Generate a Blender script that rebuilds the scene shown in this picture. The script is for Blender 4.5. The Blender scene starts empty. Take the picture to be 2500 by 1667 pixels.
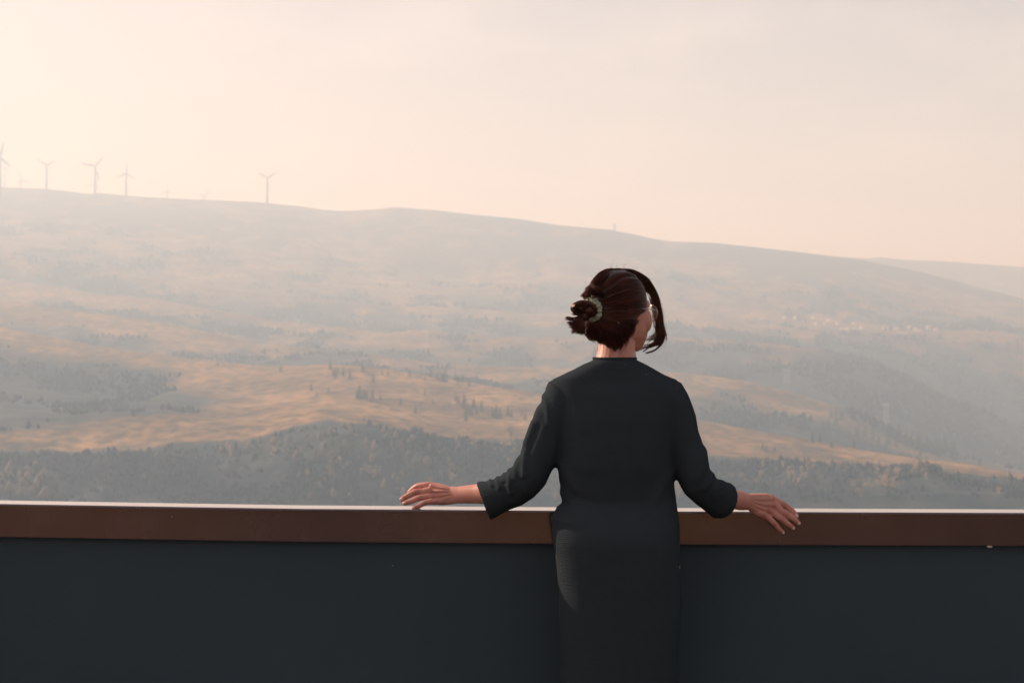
import bpy, bmesh, math, random
import numpy as np
from mathutils import Vector, Matrix
random.seed(7); RNG = np.random.default_rng(7)
SC = bpy.context.scene
COL = SC.collection
# ------------------------------------------------------------------ camera
F = 2500*50/36.0                 # focal length in units of the 2500 px wide photograph
CAMZ = 1.47
cd = bpy.data.cameras.new('camera'); cd.lens = 50; cd.sensor_width = 36
cd.clip_start = 0.1; cd.clip_end = 60000
cd.dof.use_dof = True; cd.dof.focus_distance = 4.22; cd.dof.aperture_fstop = 6.8
cam = bpy.data.objects.new('camera', cd); COL.objects.link(cam)
cam.location = (0, 0, CAMZ); cam.rotation_euler = (math.radians(90), 0, 0)
SC.camera = cam
# ------------------------------------------------------------------ world, sun, exposure
SUN_AZ, SUN_EL = math.radians(-63), math.radians(25)      # left of straight ahead, fairly low
SDIR = Vector((math.sin(SUN_AZ)*math.cos(SUN_EL), math.cos(SUN_AZ)*math.cos(SUN_EL), math.sin(SUN_EL)))
w = bpy.data.worlds.new('World'); SC.world = w; w.use_nodes = True
nt = w.node_tree; N = nt.nodes; L = nt.links
for n in list(N): N.remove(n)
out = N.new('ShaderNodeOutputWorld'); bg = N.new('ShaderNodeBackground')
sky = N.new('ShaderNodeTexSky'); sky.sky_type = 'NISHITA'; sky.sun_disc = False
sky.sun_elevation = SUN_EL; sky.sun_rotation = SUN_AZ
sky.dust_density = 4.0; sky.air_density = 1.0; sky.ozone_density = 1.0; sky.altitude = 600
tc = N.new('ShaderNodeTexCoord')
mp = N.new('ShaderNodeMapping'); mp.inputs['Scale'].default_value = (1.0, 1.0, 3.2)
nz = N.new('ShaderNodeTexNoise'); nz.inputs['Scale'].default_value = 5.0; nz.inputs['Detail'].default_value = 9
nz.inputs['Roughness'].default_value = 0.58
cr = N.new('ShaderNodeValToRGB'); cr.color_ramp.elements[0].position = 0.50; cr.color_ramp.elements[1].position = 0.72
cr.color_ramp.elements[0].color = (0,0,0,1); cr.color_ramp.elements[1].color = (1,1,1,1)
tint = N.new('ShaderNodeMix'); tint.data_type = 'RGBA'; tint.blend_type = 'MULTIPLY'; tint.inputs[0].default_value = 1.0
tint.inputs[7].default_value = (2.18, 1.61, 1.33, 1)      # warm evening air
cl = N.new('ShaderNodeMix'); cl.data_type = 'RGBA'; cl.blend_type = 'MIX'
cl.inputs[7].default_value = (11.0, 9.2, 8.0, 1)          # thin bright cloud
m01 = N.new('ShaderNodeMath'); m01.operation = 'MULTIPLY'; m01.inputs[1].default_value = 0.18
L.new(tc.outputs['Generated'], mp.inputs[0]); L.new(mp.outputs[0], nz.inputs[0]); L.new(nz.outputs[0], cr.inputs[0])
L.new(cr.outputs[0], m01.inputs[0]); L.new(m01.outputs[0], cl.inputs[0])
gm = N.new('ShaderNodeGamma'); gm.inputs[1].default_value = 0.68
L.new(sky.outputs[0], gm.inputs[0]); L.new(gm.outputs[0], tint.inputs[6]); L.new(tint.outputs[2], cl.inputs[6]); L.new(cl.outputs[2], bg.inputs[0])
bg.inputs[1].default_value = 0.090
L.new(bg.outputs[0], out.inputs[0])
sd = bpy.data.lights.new('sun', 'SUN'); sd.energy = 5.0; sd.angle = math.radians(0.6); sd.color = (1.0, 0.88, 0.80)
so = bpy.data.objects.new('sun', sd); COL.objects.link(so); so.location = (-30, 30, 40)
so.rotation_euler = SDIR.to_track_quat('Z', 'Y').to_euler()
SC.view_settings.view_transform = 'Standard'; SC.view_settings.look = 'None'
SC.view_settings.exposure = 0.62; SC.view_settings.gamma = 1.0
SC.cycles.use_denoising = True
SC.cycles.volume_bounces = 1; SC.cycles.max_bounces = 6
SC.cycles.volume_max_steps = 64
# ------------------------------------------------------------------ helpers
K = 2500/2352.0
def P(X, Y, y):                  # photograph measure (2500 wide) -> metres at depth y
    return Vector(((X-1250)/F*y, y, CAMZ+(833.5-Y)/F*y))
def tag(o, label=None, cat=None, group=None, kind=None):
    if label: o['label'] = label
    if cat: o['category'] = cat
    if group: o['group'] = group
    if kind: o['kind'] = kind
    return o
def empty(name, loc, rz=0):
    o = bpy.data.objects.new(name, None); COL.objects.link(o); o.location = loc; o.rotation_euler = (0, 0, rz)
    o.empty_display_size = 0.1
    return o
def mesh_np(name, verts, faces, mat=None, parent=None, smooth=True):
    me = bpy.data.meshes.new(name)
    if isinstance(faces, np.ndarray):
        k = faces.shape[1]; nf = len(faces)
        me.vertices.add(len(verts)); me.vertices.foreach_set('co', np.asarray(verts, dtype=np.float32).ravel())
        me.loops.add(nf*k); me.loops.foreach_set('vertex_index', faces.astype(np.int32).ravel())
        me.polygons.add(nf); me.polygons.foreach_set('loop_start', np.arange(0, nf*k, k, dtype=np.int32))
        me.update(calc_edges=True)
    else:
        me.from_pydata([tuple(v) for v in verts], [], faces)
    if smooth: me.polygons.foreach_set('use_smooth', np.ones(len(me.polygons), dtype=bool))
    me.update()
    if mat: me.materials.append(mat)
    o = bpy.data.objects.new(name, me); COL.objects.link(o)
    if parent: o.parent = parent
    return o
class MB:                        # collects shapes, builds one mesh
    def __init__(s): s.v = []; s.f = []
    def add(s, vs, fs):
        b = len(s.v); s.v += [tuple(v) for v in vs]; s.f += [tuple(i+b for i in f) for f in fs]; return s
    def box(s, c, d, rz=0, bev=0):
        cx, cy, cz = c; a, b, h = d[0]/2, d[1]/2, d[2]/2; co, si = math.cos(rz), math.sin(rz)
        vs = [(cx+x*co-y*si, cy+x*si+y*co, cz+z) for z in (-h, h) for x, y in ((-a,-b),(a,-b),(a,b),(-a,b))]
        return s.add(vs, [(3,2,1,0),(4,5,6,7),(0,1,5,4),(1,2,6,5),(2,3,7,6),(3,0,4,7)])
    def tube(s, pts, rad, seg=8, caps=True):
        pts = [Vector(p) for p in pts]
        if not hasattr(rad, '__len__'): rad = [rad]*len(pts)
        n = len(pts); vs = []; up = None
        for i in range(n):
            t = (pts[min(i+1, n-1)]-pts[max(i-1, 0)]).normalized()
            if up is None:
                up = Vector((0,0,1)) if abs(t.z) < .9 else Vector((1,0,0))
            a = (up - t*up.dot(t)).normalized(); b = t.cross(a); up = a
            r = rad[i]
            for k in range(seg):
                q = 2*math.pi*k/seg
                vs.append(pts[i]+(a*math.cos(q)+b*math.sin(q))*r)
        fs = [(i*seg+k, i*seg+(k+1)%seg, (i+1)*seg+(k+1)%seg, (i+1)*seg+k) for i in range(n-1) for k in range(seg)]
        if caps: fs += [tuple(reversed(range(seg))), tuple((n-1)*seg+k for k in range(seg))]
        return s.add(vs, fs)
    def rtube(s, pts, rad, seg=12, sub=3):    # smooth limb: catmull-rom, domed ends
        pts = [Vector(p) for p in pts]; n = len(pts); P2 = []; R2 = []
        for i in range(n-1):
            p0, p1, p2, p3 = pts[max(i-1,0)], pts[i], pts[i+1], pts[min(i+2,n-1)]
            for k in range(sub):
                t = k/sub
                P2.append(.5*((2*p1)+(p2-p0)*t+(2*p0-5*p1+4*p2-p3)*t*t+(3*p1-p0-3*p2+p3)*t**3)); R2.append(rad[i]*(1-t)+rad[i+1]*t)
        P2.append(pts[-1]); R2.append(rad[-1])
        d0 = (P2[0]-P2[1]).normalized(); d1 = (P2[-1]-P2[-2]).normalized()
        A = [(P2[0]+d0*R2[0]*h, R2[0]*w_) for h, w_ in ((.98,.2),(.8,.6),(.45,.89))]
        B = [(P2[-1]+d1*R2[-1]*h, R2[-1]*w_) for h, w_ in ((.45,.89),(.8,.6),(.98,.2))]
        return s.tube([a for a,_ in A]+P2+[b for b,_ in B], [r for _,r in A]+R2+[r for _,r in B], seg)
    def ell(s, c, r, M=None, nu=40, nv=24):
        c = Vector(c); vs = []; 
        for j in range(1, nv):
            ph = math.pi*j/nv
            for i in range(nu):
                th = 2*math.pi*i/nu
                p = Vector((r[0]*math.sin(ph)*math.cos(th), r[1]*math.sin(ph)*math.sin(th), r[2]*math.cos(ph)))
                vs.append(c+(M@p if M else p))
        top = Vector((0,0,r[2])); vs.append(c+(M@top if M else top)); vs.append(c-(M@top if M else top))
        fs = [(j*nu+i, (j+1)*nu+i, (j+1)*nu+(i+1)%nu, j*nu+(i+1)%nu) for j in range(nv-2) for i in range(nu)]
        T = (nv-1)*nu
        fs += [(T, i, (i+1)%nu) for i in range(nu)] + [(T+1, (nv-2)*nu+(i+1)%nu, (nv-2)*nu+i) for i in range(nu)]
        return s.add(vs, fs)
    def loft(s, rings):           # rings of equal count, closed with end fans
        n = len(rings[0]); vs = [p for r in rings for p in r]
        fs = [(i*n+k, i*n+(k+1)%n, (i+1)*n+(k+1)%n, (i+1)*n+k) for i in range(len(rings)-1) for k in range(n)]
        fs += [tuple(reversed(range(n))), tuple((len(rings)-1)*n+k for k in range(n))]
        return s.add(vs, fs)
    def build(s, name, mat, parent=None, smooth=False):
        o = mesh_np(name, s.v, s.f, mat, parent, smooth)
        bm = bmesh.new(); bm.from_mesh(o.data); bmesh.ops.recalc_face_normals(bm, faces=bm.faces); bm.to_mesh(o.data); bm.free()
        return o
def evaluate(o, mods):            # apply modifiers, keep one plain mesh
    for t, kw in mods:
        m = o.modifiers.new(t, t)
        for k, v in kw.items(): setattr(m, k, v)
    dg = bpy.context.evaluated_depsgraph_get(); dg.update()
    me = bpy.data.meshes.new_from_object(o.evaluated_get(dg)); old = o.data
    o.modifiers.clear(); o.data = me; me.name = old.name
    return o
def children(o): return [c for c in bpy.data.objects if c.parent == o]
def mat(name, base, rough=.8, spec=.3, noise=None, bump=None, metallic=0, **kw):
    m = bpy.data.materials.new(name); m.use_nodes = True
    n, l = m.node_tree.nodes, m.node_tree.links; b = n['Principled BSDF']
    b.inputs['Base Color'].default_value = (*base, 1); b.inputs['Roughness'].default_value = rough
    b.inputs['Specular IOR Level'].default_value = spec; b.inputs['Metallic'].default_value = metallic
    for k, v in kw.items(): b.inputs[k.replace('_', ' ')].default_value = v
    tcn = n.new('ShaderNodeTexCoord')
    if noise:                     # (scale, second colour, detail)
        t = n.new('ShaderNodeTexNoise'); t.inputs['Scale'].default_value = noise[0]; t.inputs['Detail'].default_value = noise[2]
        x = n.new('ShaderNodeMix'); x.data_type = 'RGBA'; x.inputs[6].default_value = (*base, 1); x.inputs[7].default_value = (*noise[1], 1)
        r = n.new('ShaderNodeMapRange'); r.inputs[1].default_value = .35; r.inputs[2].default_value = .65
        l.new(tcn.outputs['Object'], t.inputs[0]); l.new(t.outputs[0], r.inputs[0]); l.new(r.outputs[0], x.inputs[0]); l.new(x.outputs[2], b.inputs['Base Color'])
    if bump:                      # (scale, strength, distance)
        t = n.new('ShaderNodeTexNoise'); t.inputs['Scale'].default_value = bump[0]; t.inputs['Detail'].default_value = 5
        bp = n.new('ShaderNodeBump'); bp.inputs['Strength'].default_value = bump[1]; bp.inputs['Distance'].default_value = bump[2]
        l.new(tcn.outputs['Object'], t.inputs[0]); l.new(t.outputs[0], bp.inputs['Height']); l.new(bp.outputs[0], b.inputs['Normal'])
    return m
# ------------------------------------------------------------------ the land: one sheet of hills
def hash2(ix, iy, s):
    h = (ix.astype(np.int64)*374761393 + iy.astype(np.int64)*668265263 + s*1442695041) & 0xFFFFFFFF
    h = ((h ^ (h >> 13))*1274126177) & 0xFFFFFFFF
    return ((h ^ (h >> 16)) & 0xFFFFFF)/float(0xFFFFFF)*2-1
def vnoise(x, y, s=0):
    ix, iy = np.floor(x), np.floor(y); fx, fy = x-ix, y-iy
    fx = fx*fx*(3-2*fx); fy = fy*fy*(3-2*fy)
    a, b, c, d = hash2(ix,iy,s), hash2(ix+1,iy,s), hash2(ix,iy+1,s), hash2(ix+1,iy+1,s)
    return (a*(1-fx)+b*fx)*(1-fy)+(c*(1-fx)+d*fx)*fy
def fbm(x, y, o=5, s=0, ridged=False):
    t = 0; a = 1; tot = 0
    for i in range(o):
        n_ = vnoise(x*2**i+17.3*i, y*2**i-9.1*i, s+i)
        t = t + a*((1-2*abs(n_)) if ridged else n_); tot += a; a *= .5
    return t/tot
def T(*p):  # table in 2352-wide measure -> arrays in 2500-wide
    a = np.array(p, float)*K; return a[:,0], a[:,1]
SKY = T((-1200,560),(-600,470),(-250,436),(0,430),(100,434),(160,440),(205,446),(225,443),(300,450),(400,456),(520,461),(600,465),(700,475),(770,485),(850,481),(905,475),(1000,482),(1080,492),(1190,502),(1280,517),(1400,527),(1470,541),(1500,548),(1540,554),(1640,557),(1720,565),(1850,581),(1980,596),(2100,620),(2200,645),(2352,686),(2700,770),(3400,860))
FAR = T((-1200,575),(0,437),(300,457),(600,473),(900,487),(1280,525),(1500,556),(1640,566),(1720,564),(1800,571),(1850,577),(1880,583),(1940,589),(1990,592),(2020,587),(2060,592),(2100,594),(2200,597),(2280,602),(2352,604),(2600,606),(3400,640))
EDGE = T((-400,1045),(0,1030),(170,1030),(400,1006),(550,1003),(640,982),(750,962),(850,972),(1000,995),(1100,1004),(1200,1005),(1600,1037),(2000,1070),(2200,1082),(2300,1096),(2352,1112),(2700,1190))
CREST = T((-400,720),(0,748),(130,775),(250,797),(400,816),(600,838),(720,835),(830,838),(1000,862),(1200,895),(1400,932),(1600,962),(1800,1000),(2000,1036),(2100,1052),(2220,1066),(2352,1092),(2700,1170))
S2 = T((-400,670),(0,690),(400,745),(600,790),(800,808),(1000,835),(1200,845),(1400,845),(1600,853),(1700,868),(1800,890),(1880,915),(1960,940),(2040,975),(2110,1008),(2200,1050),(2352,1082),(2700,1160))
S3 = T((-400,610),(0,640),(400,700),(800,755),(1200,780),(1500,776),(1740,787),(1880,806),(2010,829),(2085,863),(2160,905),(2260,940),(2352,985),(2700,1100))
S4 = T((-400,560),(0,590),(400,650),(800,700),(1200,728),(1500,735),(1700,748),(1820,756),(2000,764),(2200,768),(2352,782),(2700,840))
MID = T((-400,500),(0,505),(250,520),(480,542),(620,566),(760,602),(900,628),(1000,640),(1150,632),(1300,628),(1600,645),(1900,662),(2100,690),(2352,738),(2700,820))
def tab(t, X): return np.interp(X, t[0], t[1])
half = math.radians(36)
az = np.concatenate([np.linspace(-math.pi, -half, 40, endpoint=False), np.linspace(-half, -math.radians(21), 60, endpoint=False),
    np.linspace(-math.radians(21), math.radians(21), 560, endpoint=False), np.linspace(math.radians(21), half, 60, endpoint=False), np.linspace(half, math.pi, 41)])
azc = np.clip(az, -half, half); GX = 1250+F*np.tan(azc)
back = np.clip((np.abs(az)-half)/math.radians(50), 0, 1); back = back*back*(3-2*back)
o1 = np.ones_like(GX)
def lin(*p): a = np.array(p, float); return np.interp(GX, a[:,0]*K, a[:,1])
def zed(Y, d): return CAMZ+(833.5-Y)/F*d
left = np.clip((560*K-GX)/(260*K), 0, 1); left = left*left*(3-2*left)
rt = np.clip((GX-1650*K)/(350*K), 0, 1)  # extra wood cover to the right; also carries the shade of those slopes
feat = []       # (d, z, amplitude, cover 0 grass .. 1 wood, rows to next)
def ft(d, z, amp, cov, n): feat.append((d*o1, z*o1, amp*o1, cov*o1, n))
ft(.5, -.45, 0, .2, 4); ft(7, -1.2, 0, .3, 8); ft(60, -22, 1, .5, 10); ft(400, -170, 6, .8, 10); ft(850, -235, 8, .9, 14)
dE = lin((0,1190),(600,1250),(1200,1280),(1600,1290),(2352,1270))
ft(dE-170, zed(1225+0*GX, dE-170), 9, 1.0, 44)
dC = lin((0,1950),(600,1800),(1000,1660),(1600,1480),(2000,1430),(2352,1400)); eY = tab(EDGE,GX)+5*fbm(GX/90, GX*0, 3, 90); cY = tab(CREST,GX)+3*fbm(GX/90, GX*0, 3, 91)
dA = dE-14; ft(dA, zed(eY+13, dA), 3.5, .62, 5)
ft(dE, zed(eY, dE), 1.2, .06, 34)
ft(dE+45, zed(eY*.86+cY*.14, dE+45), 3+5*left, .14+.36*left, 26)
dM = dE*.45+dC*.55; ft(dM, zed(eY*.5+cY*.5, dM), 5+9*left, .16+.40*left, 34)
ft(dC, zed(cY, dC), 1.5, .10+.30*left, 10)
dG = dC+230; ft(dG, zed(np.maximum(cY, tab(S2,GX))+42, dG), 8, .85+.25*rt, 36)
dS = lin((0,2550),(800,2300),(1600,2080),(2352,1900)); ft(dS, zed(tab(S2,GX), dS), 3, .25+.1*rt, 10)
dH = dS+220; ft(dH, zed(tab(S2,GX)+32, dH), 10, .85+.3*rt, 40)
dT = dS+620; ft(dT, zed(tab(S3,GX), dT), 7, .28+.25*rt, 10)
dI = dT+200; ft(dI, zed(tab(S3,GX)+20, dI), 12, .85+.3*rt, 40)
dV = lin((0,3500),(1200,3450),(2352,3300)); ft(dV, zed(tab(S4,GX), dV), 8, .35, 12)
dV2 = dV+180; ft(dV2, zed(tab(S4,GX)-6, dV2), 8, .5, 46)
dU = dV+800; ft(dU, zed(tab(MID,GX), dU), 16, .42, 60)
dK = lin((0,5100),(1200,5000),(2352,4700)); ft(dK, zed(tab(SKY,GX), dK), 1.2, .6, 8)
ft(dK+500, zed(tab(SKY,GX)+26, dK+500), 8, .5, 12)
dR = 6500*o1; ft(dR-500, zed(np.maximum(tab(FAR,GX),tab(SKY,GX))+22, dR-500), 10, .5, 14)
ft(dR, zed(tab(FAR,GX), dR), 3, .5, 10)
ft(11500, 100, 60, .5, 8); ft(20000, -50, 0, .5, 0)
D = []; Z = []; A = []; C = []; FROW = []
for i in range(len(feat)-1):
    n_ = feat[i][4]; FROW.append(len(D))
    for k in range(n_):
        t = k/n_
        for lst, q in ((D,0),(Z,1),(A,2),(C,3)): lst.append(feat[i][q]*(1-t)+feat[i+1][q]*t)
FROW.append(len(D))
for lst, q in ((D,0),(Z,1),(A,2),(C,3)): lst.append(feat[-1][q])
D, Z, A, C = map(np.array, (D, Z, A, C))
zb = Z.copy()
for _ in range(3): zb[1:-1] = zb[1:-1]*.5+(zb[:-2]+zb[2:])*.25
Z = zb
for _ in range(2): Z[:, 1:-1] = Z[:, 1:-1]*.5+(Z[:, :-2]+Z[:, 2:])*.25
R = D/np.cos(azc)[None,:]
GXw = R*np.sin(az)[None,:]; GYw = R*np.cos(az)[None,:]
nz1 = fbm(GXw/420, GYw/520, 6, 1, True)*.75+fbm(GXw/90, GYw/110, 4, 5)*.35
Z = Z + A*1.5*nz1
cliff = np.zeros_like(Z); cliff[FROW[5]:FROW[6]+2] = np.sin(np.linspace(0, math.pi, FROW[6]+2-FROW[5]))[:,None]
Z = Z + cliff*(fbm(GXw/80, GYw/300, 5, 30, True)*14 + fbm(GXw/20, GYw/60, 3, 33)*4)
zback = -60-120*fbm(GXw/900, GYw/900, 3, 9)
zback = np.where(R < 40, -.45-R*.03, zback*np.clip((R-40)/600,0,1)-1.7)
Z = Z*(1-back)[None,:]+zback*back[None,:]
nr, nc = Z.shape
ii, jj = np.meshgrid(np.arange(nr-1), np.arange(nc-1), indexing='ij')
faces = np.stack([ii*nc+jj, ii*nc+jj+1, (ii+1)*nc+jj+1, (ii+1)*nc+jj], -1).reshape(-1,4)[:, ::-1]
land = mesh_np('hills', np.stack([GXw, GYw, Z], -1).reshape(-1,3), faces)
tag(land, kind='structure')
PAT = np.zeros_like(Z)
_py = 833.5-F*(Z-CAMZ)/np.maximum(GYw,1)
for x_, y_, rx, ry, a_ in ((135,925,95,38,.6),(60,1000,130,30,.6),(300,985,220,26,.55),(480,965,90,22,.3)):
    PAT += a_*np.exp(-((GX[None,:]-x_)/rx)**2-((_py-y_)/ry)**2)*((np.arange(nr)[:,None] >= FROW[6])*(np.arange(nr)[:,None] <= FROW[10]))
Cn = C + PAT + .36*fbm(GXw/260, GYw/260, 5, 40) + .30*fbm(GXw/60, GYw/90, 4, 44)
WOOD = np.clip((Cn-.36)/.26, 0, 1)
MEAD = np.zeros_like(Z); PYc = 833.5-F*(Z-CAMZ)/np.maximum(GYw,1); GXb = GX[None,:]+0*Z
rows_ = (np.arange(nr)[:,None] >= FROW[6])*(np.arange(nr)[:,None] <= FROW[10]); wob = 14*fbm(GXw/60, GYw/140, 4, 60)
def band(X, top, bot, soft=7):
    t_ = np.interp(GX, X, top)[None,:]; b_ = np.interp(GX, X, bot)[None,:]; y_ = PYc+wob
    return np.clip((y_-t_)/soft+.5, 0, 1)*np.clip((b_-y_)/soft+.5, 0, 1)*((GX > X[0])*(GX < X[-1]))[None,:]
m1 = .85*band([215,372,585,691,824,900], [838,860,884,888,884,884], [846,884,914,924,934,960])
m2 = band([545,638,770,800,850,1000,3500], [943,952,958,938,870,860,860], [946,984,1040,1100,1100,1100,1300], 9)
m3 = .42*band([-2000,0,300,585], [1034,1034,1030,1044], [1130,1130,1130,1130])+.5*band([380,440,590],[1022,1024,1050],[1044,1048,1090])
MEAD = np.maximum(np.maximum(m1, m2), m3)*rows_*np.clip(.82+1.3*fbm(GXw/45, GYw/160, 4, 61), .2, 1)
MEAD[FROW[11]:FROW[12]+10] = .45*np.clip((GX-1650)/300, 0, 1)
atm = land.data.attributes.new('meadow', 'FLOAT', 'POINT'); atm.data.foreach_set('value', MEAD.astype(np.float32).ravel())
at_ = land.data.attributes.new('wood', 'FLOAT', 'POINT'); at_.data.foreach_set('value', WOOD.astype(np.float32).ravel())
def land_mat():
    m = bpy.data.materials.new('hillside'); m.use_nodes = True; n, l = m.node_tree.nodes, m.node_tree.links; b = n['Principled BSDF']
    b.inputs['Roughness'].default_value = .95; b.inputs['Specular IOR Level'].default_value = .1
    g = n.new('ShaderNodeNewGeometry'); a = n.new('ShaderNodeAttribute'); a.attribute_name = 'wood'
    def noise(sc, det):
        mpn = n.new('ShaderNodeMapping'); mpn.inputs['Scale'].default_value = (sc, sc, sc*2.2)
        t = n.new('ShaderNodeTexNoise'); t.inputs['Scale'].default_value = 1; t.inputs['Detail'].default_value = det
        l.new(g.outputs['Position'], mpn.inputs[0]); l.new(mpn.outputs[0], t.inputs[0]); return t
    def ramp(src, p0, c0, p1, c1):
        r = n.new('ShaderNodeValToRGB'); e = r.color_ramp.elements
        e[0].position = p0; e[0].color = (*c0,1); e[1].position = p1; e[1].color = (*c1,1); l.new(src, r.inputs[0]); return r
    am = n.new('ShaderNodeAttribute'); am.attribute_name = 'meadow'; nn = noise(.012, 8).outputs[0]
    ga = ramp(nn, .38, (.125,.078,.032), .67, (.34,.21,.082)); gb = ramp(nn, .36, (.16,.10,.045), .68, (.40,.245,.11))
    g1 = n.new('ShaderNodeMix'); g1.data_type = 'RGBA'; l.new(am.outputs['Fac'], g1.inputs[0]); l.new(ga.outputs[0], g1.inputs[6]); l.new(gb.outputs[0], g1.inputs[7])
    g2 = ramp(noise(.07, 4).outputs[0], .38, (.45,.48,.48), .60, (1.2,1.12,1.05))
    mg = n.new('ShaderNodeMix'); mg.data_type = 'RGBA'; mg.blend_type = 'MULTIPLY'; mg.inputs[0].default_value = 1
    l.new(g1.outputs[2], mg.inputs[6]); l.new(g2.outputs[0], mg.inputs[7])
    f1 = ramp(noise(.03, 8).outputs[0], .36, (.006,.019,.028), .72, (.060,.066,.055))
    mx = n.new('ShaderNodeMix'); mx.data_type = 'RGBA'
    l.new(a.outputs['Fac'], mx.inputs[0]); l.new(mg.outputs[2], mx.inputs[6]); l.new(f1.outputs[0], mx.inputs[7]); l.new(mx.outputs[2], b.inputs['Base Color'])
    bp = n.new('ShaderNodeBump'); bp.inputs['Strength'].default_value = .8; bp.inputs['Distance'].default_value = 6
    l.new(noise(.05, 8).outputs[0], bp.inputs['Height']); l.new(bp.outputs[0], b.inputs['Normal'])
    return m
land.data.materials.append(land_mat())
PY = 833.5-F*(Z-CAMZ)/np.maximum(GYw, 1)
def hit(X, Y, start=5):           # first ground met along the line of sight; returns point
    j = int(np.argmin(np.abs(GX-X)+(np.abs(az)>half)*1e6)); r0 = FROW[start]; col = PY[r0:, j]
    k = np.argmax(col <= Y)
    if col[k] > Y: k = FROW[19]-r0
    i = r0+k; t = 0
    if k > 0: t = (PY[i-1,j]-Y)/max(PY[i-1,j]-PY[i,j], 1e-6); t = min(max(t,0),1)
    q = lambda M: M[i-1,j]*(1-t)+M[i,j]*t if k > 0 else M[i,j]
    y = q(GYw); return Vector(((X-1250)/F*y, y, q(Z)))
def ground(X, d):                 # ground under bearing X at depth d
    j = int(np.argmin(np.abs(GX-X)+(np.abs(az)>half)*1e6))
    return Vector(((X-1250)/F*d, d, float(np.interp(d, GYw[:,j], Z[:,j]))))
# ------------------------------------------------------------------ haze
hz = MB().box((0, 4000, 150), (44000, 48000, 1300)).build('haze', None)
hm = bpy.data.materials.new('haze_air'); hm.use_nodes = True; hn = hm.node_tree.nodes
for n_ in list(hn): hn.remove(n_)
ho = hn.new('ShaderNodeOutputMaterial'); hv = hn.new('ShaderNodeVolumePrincipled')
hv.inputs['Color'].default_value = (.60, .80, 1.0, 1); hv.inputs['Absorption Color'].default_value = (1,1,1,1)
hv.inputs['Density'].default_value = .00037; hv.inputs['Anisotropy'].default_value = .18
hm.node_tree.links.new(hv.outputs[0], ho.inputs['Volume'])
hz.data.materials.append(hm); tag(hz, kind='stuff')
# ------------------------------------------------------------------ wind turbines
M_white = mat('turbine_paint', (.13,.115,.105), .5, .4)
M_steel = mat('galvanised_steel', (.55,.52,.48), .5, .5)
def blade_mb(Lb, ang):
    s = MB(); rings = []
    for t, c, th in ((0,.08,.07),(.05,.08,.07),(.16,.16,.05),(.4,.13,.035),(.75,.085,.025),(.97,.014,.003),(1,.004,.001)):
        tw = math.radians(28*(1-t)**2)
        ring = []
        for q in range(8):
            a = 2*math.pi*q/8; x = math.cos(a)*c*Lb*.5+(c*Lb*.18 if t > .1 else 0); y = math.sin(a)*th*Lb*.5
            x, y = x*math.cos(tw)-y*math.sin(tw), x*math.sin(tw)+y*math.cos(tw)
            v = Vector((x, y, t*Lb)); ring.append(Matrix.Rotation(ang, 3, 'Y') @ v)
        rings.append(ring)
    return s.loft(rings)
def turbine(X, Yh, d, Lb, angs, label, yaw=0):
    h = P(X, Yh, d); g = ground(X, d); H = h.z-g.z+2
    root = empty('wind_turbine', (h.x, d, g.z-2), yaw)
    tag(root, label, 'wind turbine', 'wind turbines along the ridge')
    s = MB(); s.tube([(0,0,0),(0,0,H*.5),(0,0,H-1.5)], [4.6,3.8,3.0], 14); s.build('tower', M_white, root, True)
    s = MB(); s.loft([[Vector((x*w_, y, H+z*w_)) for x, z in ((-1.9,-1.6),(1.9,-1.6),(2.1,0),(1.8,1.7),(-1.8,1.7),(-2.1,0))] for y, w_ in ((-3.0,.75),(-2.4,1),(5,1),(8,.7))])
    s.build('nacelle', M_white, root)
    s = MB(); s.tube([(0,-3,H),(0,-4.4,H),(0,-5.6,H),(0,-6.2,H)], [1.7,1.8,1.1,.3], 12); s.build('hub', M_white, root, True)
    for a in angs:
        b = blade_mb(Lb, math.radians(a)); bo = b.build('blade', M_white, root, True); bo.location = (0,-4.4,H)
z5 = lambda x, y: (x/2.94, 320+y/2.94)
def tb(x, y, d, Lpx, angs, label, yaw=0):
    X, Y = z5(x, y); turbine(X, Y, d, Lpx/2.94/F*d, angs, label, math.radians(yaw))
tb(2,185,4700,125,(13,133,253),'tall wind turbine cut by the left edge of the photo, its tower on the ridge')
tb(35,262,6100,60,(20,140,260),'faint far wind turbine rising just right of the one cut by the left edge', 70)
tb(152,355,5950,72,(-26,94,214),'short far wind turbine half hidden behind the crest, left of the first complete tall turbine', 30)
tb(335,250,5130,88,(-56,58,178),'tall wind turbine with a Y of blades, leftmost complete one on the ridge')
tb(682,255,5110,112,(41,-80,160),'largest wind turbine on the ridge, one blade pointing level to the left')
tb(684,388,6200,70,(-103,137,17),'small far wind turbine whose rotor shows behind the foot of the largest one', 10)
tb(905,305,5110,86,(0,120,240),'tall wind turbine with one blade straight up, right of the largest one', 35)
tb(1200,430,6200,58,(0,120,240),'tiny faint wind turbine with one blade straight up, half behind the ridge', 20)
tb(1465,470,5950,72,(41,-79,161),'low wind turbine of which only rotor and hub clear the ridge', 15)
tb(1918,340,5110,86,(53,-62,174),'solitary tall wind turbine, rightmost of the row on the ridge', 20)
# small lookout mast on the ridge
g = ground(1500, 4950); root = empty('lookout_tower', (g.x, g.y, g.z-1)); tag(root, 'tiny pale lookout tower standing alone on the skyline above the woman', 'tower')
s = MB(); s.box((0,0,9),(7,7,18)); s.build('shaft', M_steel, root)
s = MB(); s.box((0,0,19.6),(9.5,9.5,3)); s.build('cabin', M_white, root)
s = MB(); s.loft([[Vector((x*w_,y*w_,z)) for x,y in ((-5,-5),(5,-5),(5,5),(-5,5))] for z, w_ in ((21.15,1.05),(23.5,.1))]); s.build('roof', M_steel, root)
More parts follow.
